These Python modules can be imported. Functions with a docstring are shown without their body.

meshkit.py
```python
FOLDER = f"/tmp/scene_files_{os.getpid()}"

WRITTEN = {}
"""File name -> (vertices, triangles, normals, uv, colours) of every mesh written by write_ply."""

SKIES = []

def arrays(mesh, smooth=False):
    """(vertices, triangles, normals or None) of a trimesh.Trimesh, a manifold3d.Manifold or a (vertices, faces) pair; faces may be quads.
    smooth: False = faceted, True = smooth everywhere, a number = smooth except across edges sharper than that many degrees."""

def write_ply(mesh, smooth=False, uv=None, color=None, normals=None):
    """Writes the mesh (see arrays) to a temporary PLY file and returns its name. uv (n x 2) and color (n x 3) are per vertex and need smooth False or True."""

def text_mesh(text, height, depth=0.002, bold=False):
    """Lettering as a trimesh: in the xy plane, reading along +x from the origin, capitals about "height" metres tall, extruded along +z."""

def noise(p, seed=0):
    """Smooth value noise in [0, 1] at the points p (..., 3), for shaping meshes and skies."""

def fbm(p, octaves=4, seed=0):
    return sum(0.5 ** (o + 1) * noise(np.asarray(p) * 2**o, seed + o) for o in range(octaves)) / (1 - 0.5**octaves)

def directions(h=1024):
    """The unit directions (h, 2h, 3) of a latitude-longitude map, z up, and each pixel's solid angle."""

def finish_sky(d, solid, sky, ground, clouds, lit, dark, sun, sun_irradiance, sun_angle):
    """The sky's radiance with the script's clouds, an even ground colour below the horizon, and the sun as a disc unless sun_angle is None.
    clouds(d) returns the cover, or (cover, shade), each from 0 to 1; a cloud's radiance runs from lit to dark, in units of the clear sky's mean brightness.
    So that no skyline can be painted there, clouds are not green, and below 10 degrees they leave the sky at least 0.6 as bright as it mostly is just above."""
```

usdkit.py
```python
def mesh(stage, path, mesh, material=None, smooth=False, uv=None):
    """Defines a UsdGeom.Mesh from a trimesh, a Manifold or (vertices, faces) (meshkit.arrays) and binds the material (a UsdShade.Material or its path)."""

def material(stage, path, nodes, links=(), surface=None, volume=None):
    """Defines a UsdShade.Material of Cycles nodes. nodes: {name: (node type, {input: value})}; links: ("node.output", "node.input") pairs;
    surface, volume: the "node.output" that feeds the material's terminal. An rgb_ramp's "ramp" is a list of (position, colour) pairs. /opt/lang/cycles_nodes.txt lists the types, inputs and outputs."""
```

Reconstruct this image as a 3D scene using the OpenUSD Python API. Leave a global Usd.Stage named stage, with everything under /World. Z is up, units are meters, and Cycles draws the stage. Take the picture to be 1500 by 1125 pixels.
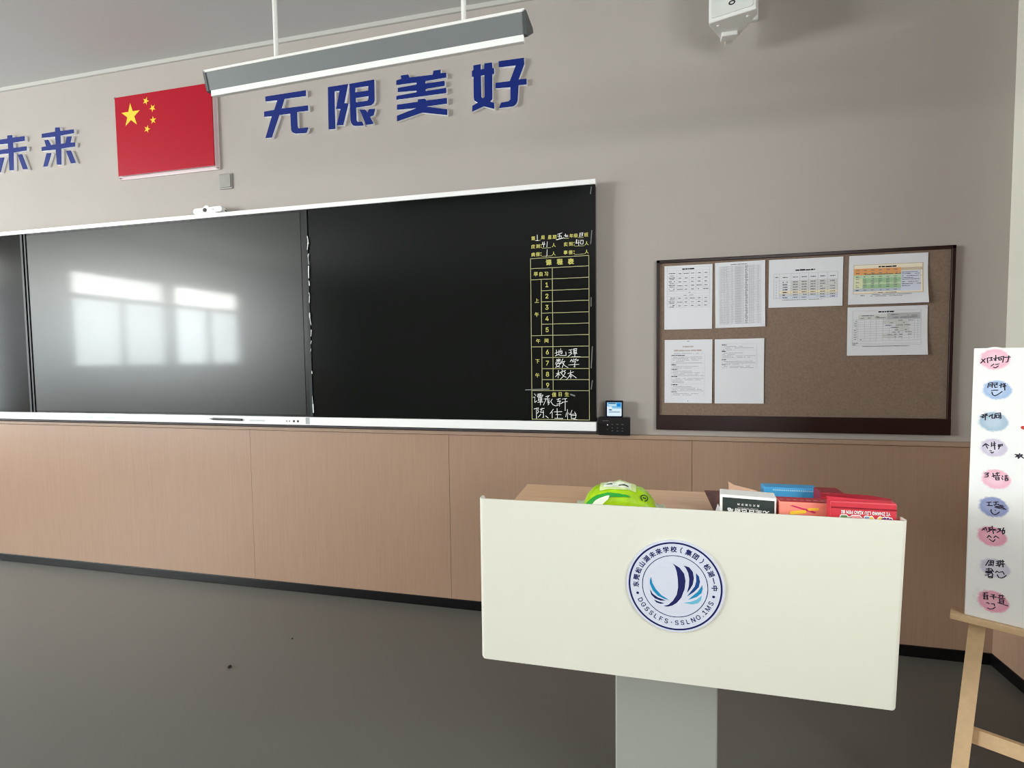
import glob, json, math, random
import numpy as np
import trimesh
import manifold3d as m3
from shapely import affinity, box as sbox, union_all
from shapely.geometry import Polygon, LineString, Point, MultiPolygon
from pxr import Usd, UsdGeom, UsdLux, UsdShade, Gf, Sdf
import usdkit, meshkit

stage = Usd.Stage.CreateInMemory()
UsdGeom.SetStageUpAxis(stage, 'Z')
UsdGeom.SetStageMetersPerUnit(stage, 1.0)
stage.SetDefaultPrim(UsdGeom.Xform.Define(stage, '/World').GetPrim())
UsdGeom.Scope.Define(stage, '/World/Looks')
rng = random.Random(7)

# ------------------------------------------------------------------ camera, light, exposure
CAM = (0.0, -2.54, 1.317)
YAW, PITCH, ROLL, FPX = 0.23347, 0.05241, -0.01197, 760.7
cam = UsdGeom.Camera.Define(stage, '/World/Camera')
cam.CreateHorizontalApertureAttr(36.0)
cam.CreateVerticalApertureAttr(27.0)
cam.CreateFocalLengthAttr(FPX / 1500 * 36.0)
cam.CreateClippingRangeAttr((0.05, 200.0))
cam.CreateExposureAttr(-0.13)
_fw = np.array([-math.sin(YAW) * math.cos(PITCH), math.cos(YAW) * math.cos(PITCH), -math.sin(PITCH)])
_r0 = np.array([math.cos(YAW), math.sin(YAW), 0.0]); _u0 = np.cross(_r0, _fw)
_r = _r0 * math.cos(ROLL) + _u0 * math.sin(ROLL); _u = -_r0 * math.sin(ROLL) + _u0 * math.cos(ROLL)
_m = Gf.Matrix4d(*[float(x) for row in (np.r_[_r, 0], np.r_[_u, 0], np.r_[-_fw, 0], np.r_[CAM, 1]) for x in row])
cam.AddTransformOp().Set(_m)

XL, XR, YB, ZC = -6.87, 1.475, -8.6, 3.044          # left wall, right wall, rear wall, ceiling
WINDOWS = [(-1.90, -0.30), (-4.12, -2.70), (-5.62, -4.22)]   # along the left wall (y0, y1)
SILLS = (0.70, 1.22, 1.22)  # unseen front window: sill set low to throw more light on the wainscot
TRANSOM, WTOP = 2.165, 2.52
SKY_POWER = (11.0, 50.0, 84.0)                # strength of each window light, fitted to the brightness across the room
for _i, (a, b) in enumerate(WINDOWS):                # daylight standing in the window openings: sky above, greenery and buildings below the transom
    for _k, (z0, z1, gain, tint) in enumerate(((TRANSOM, WTOP, 1.45, (1.0, 0.98, 0.92)), (SILLS[_i], TRANSOM, 0.86, (0.935, 0.985, 1.02)))):
        L = UsdLux.RectLight.Define(stage, f'/World/daylight_{_i + 1}_{"upper" if _k == 0 else "lower"}')
        L.CreateWidthAttr(b - a); L.CreateHeightAttr(z1 - z0)
        L.CreateIntensityAttr(SKY_POWER[_i] * gain); L.CreateColorAttr(Gf.Vec3f(*tint))
        # light looks along its -z: turn -z to +x
        L.AddTransformOp().Set(Gf.Matrix4d(0, -1, 0, 0,  0, 0, 1, 0,  -1, 0, 0, 0,  XL - 0.16, (a + b) / 2, (z0 + z1) / 2, 1))
CORRIDOR = [(-3.9, -1.9), (-7.4, -4.8)]              # windows along the right wall, towards the open daylit corridor
CORRIDOR_POWER = (6.0, 15.0)
for _i, (a, b) in enumerate(CORRIDOR):
    L = UsdLux.RectLight.Define(stage, f'/World/corridor_daylight_{_i + 1}')
    L.CreateWidthAttr(b - a); L.CreateHeightAttr(1.5)
    L.CreateIntensityAttr(CORRIDOR_POWER[_i]); L.CreateColorAttr(Gf.Vec3f(0.98, 0.98, 0.98))
    L.AddTransformOp().Set(Gf.Matrix4d(0, 1, 0, 0,  0, 0, 1, 0,  1, 0, 0, 0,  XR + 0.16, (a + b) / 2, 1.8, 1))
dome = UsdLux.DomeLight.Define(stage, '/World/sky')
dome.CreateIntensityAttr(1.0); dome.CreateColorAttr(Gf.Vec3f(0.85, 0.93, 1.0))

# ------------------------------------------------------------------ helpers
_names = {}
def numbered(parent, name):
    k = (parent, name); n = _names.get(k, 0); _names[k] = n + 1
    return name if n == 0 else f'{name}_{n:03d}'

def data(p, label=None, cat=None, group=None, kind=None):
    for k, v in (('label', label), ('category', cat), ('group', group), ('kind', kind)):
        if v: p.SetCustomDataByKey(k, v)
    return p

def thing(name, label, cat, loc=(0, 0, 0), rotz=0.0, group=None, kind=None):
    x = UsdGeom.Xform.Define(stage, '/World/' + numbered('/World', name))
    x.AddTranslateOp().Set(Gf.Vec3d(*map(float, loc)))
    if rotz: x.AddRotateZOp().Set(float(rotz))
    return data(x.GetPrim(), label, cat, group, kind)

def obj(name, mesh, material, parent, smooth=False, label=None, kind=None):
    path = str(parent.GetPath())
    m = usdkit.mesh(stage, f'{path}/{numbered(path, name)}', mesh, M[material], smooth)
    return data(m.GetPrim(), label, None, None, kind)

def cat_(*ms):
    out = []
    for m in ms:
        if hasattr(m, 'to_mesh'):
            v, f, _ = meshkit.arrays(m); m = trimesh.Trimesh(v, f, process=False)
        out.append(m)
    return trimesh.util.concatenate(out)

def bx(x0, x1, y0, y1, z0, z1, r=0.0):
    """A box; r rounds (chamfers) every edge."""
    if r <= 0:
        m = trimesh.creation.box([x1 - x0, y1 - y0, z1 - z0]); m.apply_translation([(x0 + x1) / 2, (y0 + y1) / 2, (z0 + z1) / 2]); return m
    s = m3.Manifold.sphere(r, 12)
    return m3.Manifold.batch_hull([s.translate((x, y, z)) for x in (x0 + r, x1 - r) for y in (y0 + r, y1 - r) for z in (z0 + r, z1 - r)])

def cyl(p, q, r, n=20):
    return trimesh.creation.cylinder(radius=r, segment=[p, q], sections=n)

def uni(*ms):
    out = []
    for m in ms:
        if not hasattr(m, 'to_mesh'): m = m3.Manifold(m3.Mesh(np.asarray(m.vertices, np.float32), np.asarray(m.faces, np.uint32)))
        out.append(m)
    return m3.Manifold.batch_boolean(out, m3.OpType.Add)

def polys(g):
    g = g.buffer(0)
    return [p for p in getattr(g, 'geoms', [g]) if p.geom_type == 'Polygon' and p.area > 1e-9]

def extr(g, d):
    return trimesh.util.concatenate([trimesh.creation.extrude_polygon(p, d, engine='earcut') for p in polys(g)])

def flat(g):
    ms = []
    for p in polys(g):
        v, f = trimesh.creation.triangulate_polygon(p, engine='earcut')
        ms.append(trimesh.Trimesh(np.c_[v, np.zeros(len(v))], f, process=False))
    m = trimesh.util.concatenate(ms)
    n = np.cross(m.vertices[m.faces[:, 1]] - m.vertices[m.faces[:, 0]], m.vertices[m.faces[:, 2]] - m.vertices[m.faces[:, 0]])[:, 2]
    m.faces[n < 0] = m.faces[n < 0][:, ::-1]
    return m

def stand(m, y=0.0):
    """xy drawing -> upright in xz, its front (+z) facing -y at depth y."""
    v = m.vertices.copy(); m.vertices = np.c_[v[:, 0], y - v[:, 2], v[:, 1]]; return m

FONTS = {}
def font_path(kind):
    hit = glob.glob('/opt/blender-*/*/datafiles/fonts/' + ('Noto Sans CJK*' if kind == 'cjk' else 'Inter.woff2'))
    return (hit or glob.glob('/opt/blender-*/*/datafiles/fonts/Inter.woff2'))[0]
_glyphs = {}
def glyph(ch, bold=0, px=72):
    """Outline of one character in units of its em, baseline origin: a shapely geometry and its advance."""
    if (ch, bold, px) in _glyphs: return _glyphs[ch, bold, px]
    from PIL import Image, ImageDraw, ImageFont
    kind = 'cjk' if ord(ch) > 0x2000 else 'latin'
    if (kind, px) not in FONTS: FONTS[kind, px] = ImageFont.truetype(font_path(kind), px)
    F = FONTS[kind, px]
    im = Image.new('L', (px * 2, px * 2)); ImageDraw.Draw(im).text((px // 2, px * 3 // 2), ch, 255, F, anchor='ls', stroke_width=bold)
    on = np.pad(np.asarray(im) > 127, ((0, 0), (1, 1))).astype(np.int8)
    rows, st = np.nonzero(np.diff(on, axis=1) == 1); en = np.nonzero(np.diff(on, axis=1) == -1)[1]
    if len(rows) == 0: g = Polygon()
    else:
        g = union_all(sbox(st, -rows - 1, en, -rows)).buffer(0.5).buffer(-0.5).simplify(0.55)
        g = affinity.affine_transform(g, [1 / px, 0, 0, 1 / px, -0.5, 1.5])
    _glyphs[ch, bold, px] = (g, F.getlength(ch) / px)
    return _glyphs[ch, bold, px]

def text_geom(s, h, bold=0, px=72, gap=0.0, center=False):
    """A line of text about h tall (CJK characters fill h), baseline at 0."""
    x, out = 0.0, []
    for c in s:
        g, adv = glyph(c, bold, px)
        k = h if ord(c) > 0x2000 else h / 0.73
        if not g.is_empty: out.append(affinity.translate(affinity.scale(g, k, k, origin=(0, 0)), x, 0))
        x += adv * k + gap
    g = union_all(out)
    return affinity.translate(g, -x / 2, 0) if center else g

def strokes_geom(lines, w):
    return union_all([LineString(l).buffer(w / 2, quad_segs=3) for l in lines if len(l) > 1])

# ------------------------------------------------------------------ materials
M = {}
def lin(c):
    c = np.asarray(c, float) / 255
    return tuple(np.where(c < 0.04045, c / 12.92, ((c + 0.055) / 1.055) ** 2.4))

def mat(name, rgb, rough=0.5, spec=0.5, metal=0.0, noise=None, bump=None, vary=0.0, **kw):
    """Principled look. noise: (scale xyz) for a colour variation of +-vary; bump: (scale xyz, distance)."""
    c = lin(rgb)
    nodes = {'p': ('principled_bsdf', {'base_color': c, 'roughness': rough, 'specular_ior_level': spec, 'metallic': metal, **kw})}
    links = []
    if noise or bump:
        nodes['g'] = ('texture_coordinate', {})
    if noise:
        nodes['nm'] = ('mapping', {'scale': noise}); nodes['nt'] = ('noise_texture', {'scale': 1.0, 'detail': 3.0, 'roughness': 0.6})
        nodes['nr'] = ('rgb_ramp', {'ramp': [(0.25, tuple(max(0, x * (1 - vary)) for x in c)), (0.75, tuple(min(1, x * (1 + vary)) for x in c))]})
        links += [('g.object', 'nm.vector'), ('nm.vector', 'nt.vector'), ('nt.fac', 'nr.fac'), ('nr.color', 'p.base_color')]
    if bump:
        nodes['bm'] = ('mapping', {'scale': bump[0]}); nodes['bt'] = ('noise_texture', {'scale': 1.0, 'detail': 2.0, 'roughness': 0.5})
        nodes['b'] = ('bump', {'strength': bump[2] if len(bump) > 2 else 0.5, 'distance': bump[1]})
        links += [('g.object', 'bm.vector'), ('bm.vector', 'bt.vector'), ('bt.fac', 'b.height'), ('b.normal', 'p.normal')]
    M[name] = usdkit.material(stage, f'/World/Looks/{name}', nodes, links, surface='p.BSDF')

mat('wall_paint', (177, 169, 162), 0.75, 0.3, noise=(1.2, 1.2, 1.2), vary=0.03, bump=((900, 900, 900), 0.0006, 0.35))
mat('wall_white', (222, 217, 205), 0.8, 0.25, noise=(1.2, 1.2, 1.2), vary=0.03, bump=((900, 900, 900), 0.0006, 0.35))
mat('wall_rear', (118, 112, 106), 0.8, 0.25)
mat('ceiling_paint', (192, 190, 189), 0.9, 0.2, noise=(0.8, 0.8, 0.8), vary=0.03)
mat('trim_grey', (190, 188, 182), 0.7, 0.3)
mat('wood_panel', (166, 135, 113), 0.36, 0.6, noise=(260, 260, 5), vary=0.085, bump=((700, 700, 9), 0.0004, 0.3))
mat('wood_cap', (168, 140, 120), 0.45, 0.4, noise=(6, 260, 260), vary=0.07)
mat('joint_dark', (110, 86, 70), 0.8, 0.2)
mat('skirting', (9, 9, 10), 0.35, 0.4)
mat('column_shade_grey', (160, 162, 154), 0.45, 0.4)  # greyer than the plate: shade beneath it is put into the colour
mat('floor_vinyl', (104, 102, 97), 0.38, 0.4, noise=(220, 220, 220), vary=0.06, bump=((160, 160, 160), 0.0006, 0.3))
mat('white_plastic', (238, 238, 235), 0.35, 0.5)
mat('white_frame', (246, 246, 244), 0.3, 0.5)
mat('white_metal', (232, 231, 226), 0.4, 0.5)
mat('cream_metal', (218, 216, 203), 0.38, 0.45, noise=(3, 3, 3), vary=0.012, bump=((500, 500, 500), 0.0002, 0.25))
mat('grey_metal', (112, 116, 116), 0.5, 0.4)
mat('dark_metal', (70, 74, 75), 0.5, 0.4)
mat('chrome', (205, 200, 196), 0.12, 0.5, metal=1.0)
mat('letter_blue', (15, 38, 116), 0.4, 0.3)
mat('letter_white', (246, 246, 250), 0.35, 0.5)
mat('flag_red', (172, 8, 36), 0.25, 0.4)
mat('flag_yellow', (252, 208, 60), 0.3, 0.5)
mat('acrylic_pink', (226, 208, 210), 0.12, 0.5)
mat('switch_grey', (150, 147, 141), 0.45, 0.5)
mat('black_plastic', (16, 16, 19), 0.3, 0.5)
mat('black_bezel', (14, 14, 15), 0.25, 0.5)
mat('divider_dark', (26, 28, 30), 0.5, 0.3)
mat('rail_shade_dark', (70, 66, 68), 0.6, 0.3)
mat('board_glass', (14, 17, 16), 0.16, 0.3)
mat('display_glass', (36, 39, 36), 0.34, 0.30, coat_weight=0.17, coat_roughness=0.07, coat_ior=1.5)
mat('chart_yellow', (196, 190, 104), 0.6, 0.2)
mat('chart_line', (168, 164, 120), 0.6, 0.2)
mat('chalk', (225, 225, 222), 0.9, 0.1, noise=(400, 400, 400), vary=0.15)
mat('chalk_faint', (120, 122, 122), 0.9, 0.1, noise=(300, 300, 300), vary=0.5)
mat('stylus_black', (22, 24, 26), 0.35, 0.5)
mat('tag_grey', (172, 174, 176), 0.5, 0.4)
mat('mark_grey', (206, 208, 210), 0.5, 0.3)
mat('cork_frame', (36, 12, 10), 0.35, 0.45, noise=(40, 40, 40), vary=0.1)
mat('cork_cloth', (134, 115, 101), 0.9, 0.15, noise=(120, 120, 120), vary=0.17, bump=((260, 260, 260), 0.002, 0.6))
mat('paper', (226, 227, 232), 0.75, 0.2)
mat('ink', (70, 71, 78), 0.8, 0.1)
mat('ink_bold', (30, 31, 36), 0.8, 0.1)
mat('ink_pale', (168, 170, 178), 0.8, 0.1)
mat('ink_mid', (122, 124, 132), 0.8, 0.1)
mat('ink_rule', (188, 190, 197), 0.8, 0.1)
mat('ink_reddish', (190, 172, 170), 0.8, 0.1)
for n, c in dict(tint_cream=(244, 234, 214), tint_orange=(232, 168, 110), tint_tan=(206, 192, 168), tint_green=(168, 204, 160), tint_green_pale=(196, 220, 184), tint_yellow=(226, 228, 190), tint_blue=(214, 220, 236), tint_blue_grey=(192, 202, 214), tint_grey=(214, 214, 212), tint_grey_dark=(186, 187, 190), tint_sand=(240, 226, 196)).items():
    mat(n, c, 0.8, 0.1)
mat('pin_clear', (214, 216, 220), 0.2, 0.5)
mat('grille_white', (214, 216, 212), 0.6, 0.3, bump=((1500, 1500, 1500), 0.001, 0.5))
mat('speaker_white', (228, 227, 224), 0.4, 0.5)
mat('logo_dark', (40, 36, 44), 0.4, 0.5)
mat('screen_black', (10, 12, 40), 0.2, 0.5)
mat('key_grey', (120, 122, 130), 0.5, 0.3)
for n, c, s in (('lcd_white', (226, 246, 255), 1.0), ('lcd_blue', (40, 150, 235), 0.9), ('lcd_sky', (140, 205, 245), 0.95), ('lcd_ink', (60, 110, 150), 0.6)):
    M[n] = usdkit.material(stage, f'/World/Looks/{n}', {'e': ('emission', {'color': lin(c), 'strength': s})}, surface='e.emission')
M['led_red'] = usdkit.material(stage, '/World/Looks/led_red', {'e': ('emission', {'color': (1.0, 0.75, 0.75), 'strength': 1.2})}, surface='e.emission')
mat('desk_wood', (232, 190, 154), 0.45, 0.4, noise=(4, 70, 70), vary=0.09)
mat('emblem_white', (206, 209, 222), 0.3, 0.5)
mat('emblem_navy', (24, 30, 88), 0.4, 0.4)
mat('emblem_blue', (20, 66, 128), 0.4, 0.4)
mat('emblem_teal', (22, 132, 178), 0.4, 0.4)
mat('emblem_aqua', (104, 178, 204), 0.4, 0.4)
mat('wipes_lime', (164, 208, 22), 0.25, 0.5, noise=(30, 30, 30), vary=0.2)
mat('wipes_pale', (216, 232, 160), 0.3, 0.5, noise=(40, 40, 40), vary=0.08)
mat('wipes_white', (236, 242, 224), 0.35, 0.5)
mat('wipes_green', (40, 160, 52), 0.35, 0.5)
mat('wipes_film', (196, 204, 176), 0.2, 0.5)
mat('print_green_dark', (36, 70, 34), 0.5, 0.3)
mat('carton_white', (240, 239, 236), 0.5, 0.4)
mat('carton_grey', (216, 212, 207), 0.5, 0.4)
mat('label_slate', (54, 62, 60), 0.4, 0.4, noise=(60, 60, 60), vary=0.2)
mat('box_blue', (62, 158, 214), 0.35, 0.5)
mat('box_blue_pale', (150, 205, 236), 0.35, 0.5)
mat('box_red', (186, 24, 46), 0.35, 0.5)
mat('box_red_dark', (140, 14, 34), 0.35, 0.5)
mat('box_coral', (255, 146, 126), 0.35, 0.5, noise=(9, 9, 9), vary=0.12)
mat('print_pink', (236, 150, 150), 0.5, 0.3)
mat('print_magenta', (206, 44, 96), 0.4, 0.4)
mat('print_yellow', (250, 206, 62), 0.4, 0.4)
mat('print_purple', (112, 62, 122), 0.4, 0.4)
mat('print_slate', (140, 158, 188), 0.4, 0.4)
mat('print_leaf', (104, 142, 92), 0.4, 0.4)
mat('packet_red', (204, 52, 66), 0.35, 0.5)
mat('leaflet_dark', (78, 44, 40), 0.3, 0.5, noise=(60, 60, 60), vary=0.5)
mat('kraft', (214, 176, 150), 0.7, 0.2)
mat('poster_white', (240, 240, 238), 0.5, 0.4)
mat('marker_ink', (44, 36, 52), 0.5, 0.3)
mat('marker_red', (196, 60, 54), 0.5, 0.3)
mat('easel_pine', (214, 181, 140), 0.5, 0.35, noise=(60, 60, 9), vary=0.07)
mat('lint_dark', (60, 56, 52), 0.9, 0.1)
mat('window_frame_white', (232, 233, 232), 0.4, 0.5)
mat('tinted_pane', (34, 40, 40), 0.06, 0.5)
mat('door_wood', (120, 84, 58), 0.5, 0.4, noise=(30, 30, 3), vary=0.1)
def oval_mat(name, inner, outer):
    """Watercolour: darker rim of pigment, blotchy, thinning into the paper at the edge (object space, unit disc)."""
    w = lin((240, 240, 238)); a, b = lin(inner), lin(outer)
    mixc = tuple(0.5 * x + 0.5 * y for x, y in zip(b, w))
    M[name] = usdkit.material(stage, f'/World/Looks/{name}', {
        'g': ('texture_coordinate', {}), 'len': ('vector_math', {'math_type': 'length'}),
        'n': ('noise_texture', {'scale': 2.6, 'detail': 3.0}), 'add': ('math', {'math_type': 'multiply_add', 'value2': 0.30}), 'sc': ('math', {'math_type': 'multiply', 'value2': 0.80}),
        'r': ('rgb_ramp', {'ramp': [(0.0, a), (0.45, a), (0.74, b), (0.84, b), (0.92, mixc), (0.985, w), (1.0, w)]}),
        'p': ('principled_bsdf', {'roughness': 0.6, 'specular_ior_level': 0.3})},
        [('g.object', 'len.vector1'), ('g.object', 'n.vector'), ('n.fac', 'add.value1'), ('len.value', 'sc.value1'), ('sc.value', 'add.value3'), ('add.value', 'r.fac'), ('r.color', 'p.base_color')], surface='p.BSDF')
M['window_pane'] = usdkit.material(stage, '/World/Looks/window_pane', {
    't': ('transparent_bsdf', {'color': (0.97, 0.985, 0.98)}), 'g': ('glossy_bsdf', {'roughness': 0.02}), 'x': ('mix_closure', {'fac': 0.05})},
    [('t.BSDF', 'x.closure1'), ('g.BSDF', 'x.closure2')], surface='x.closure')

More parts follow.
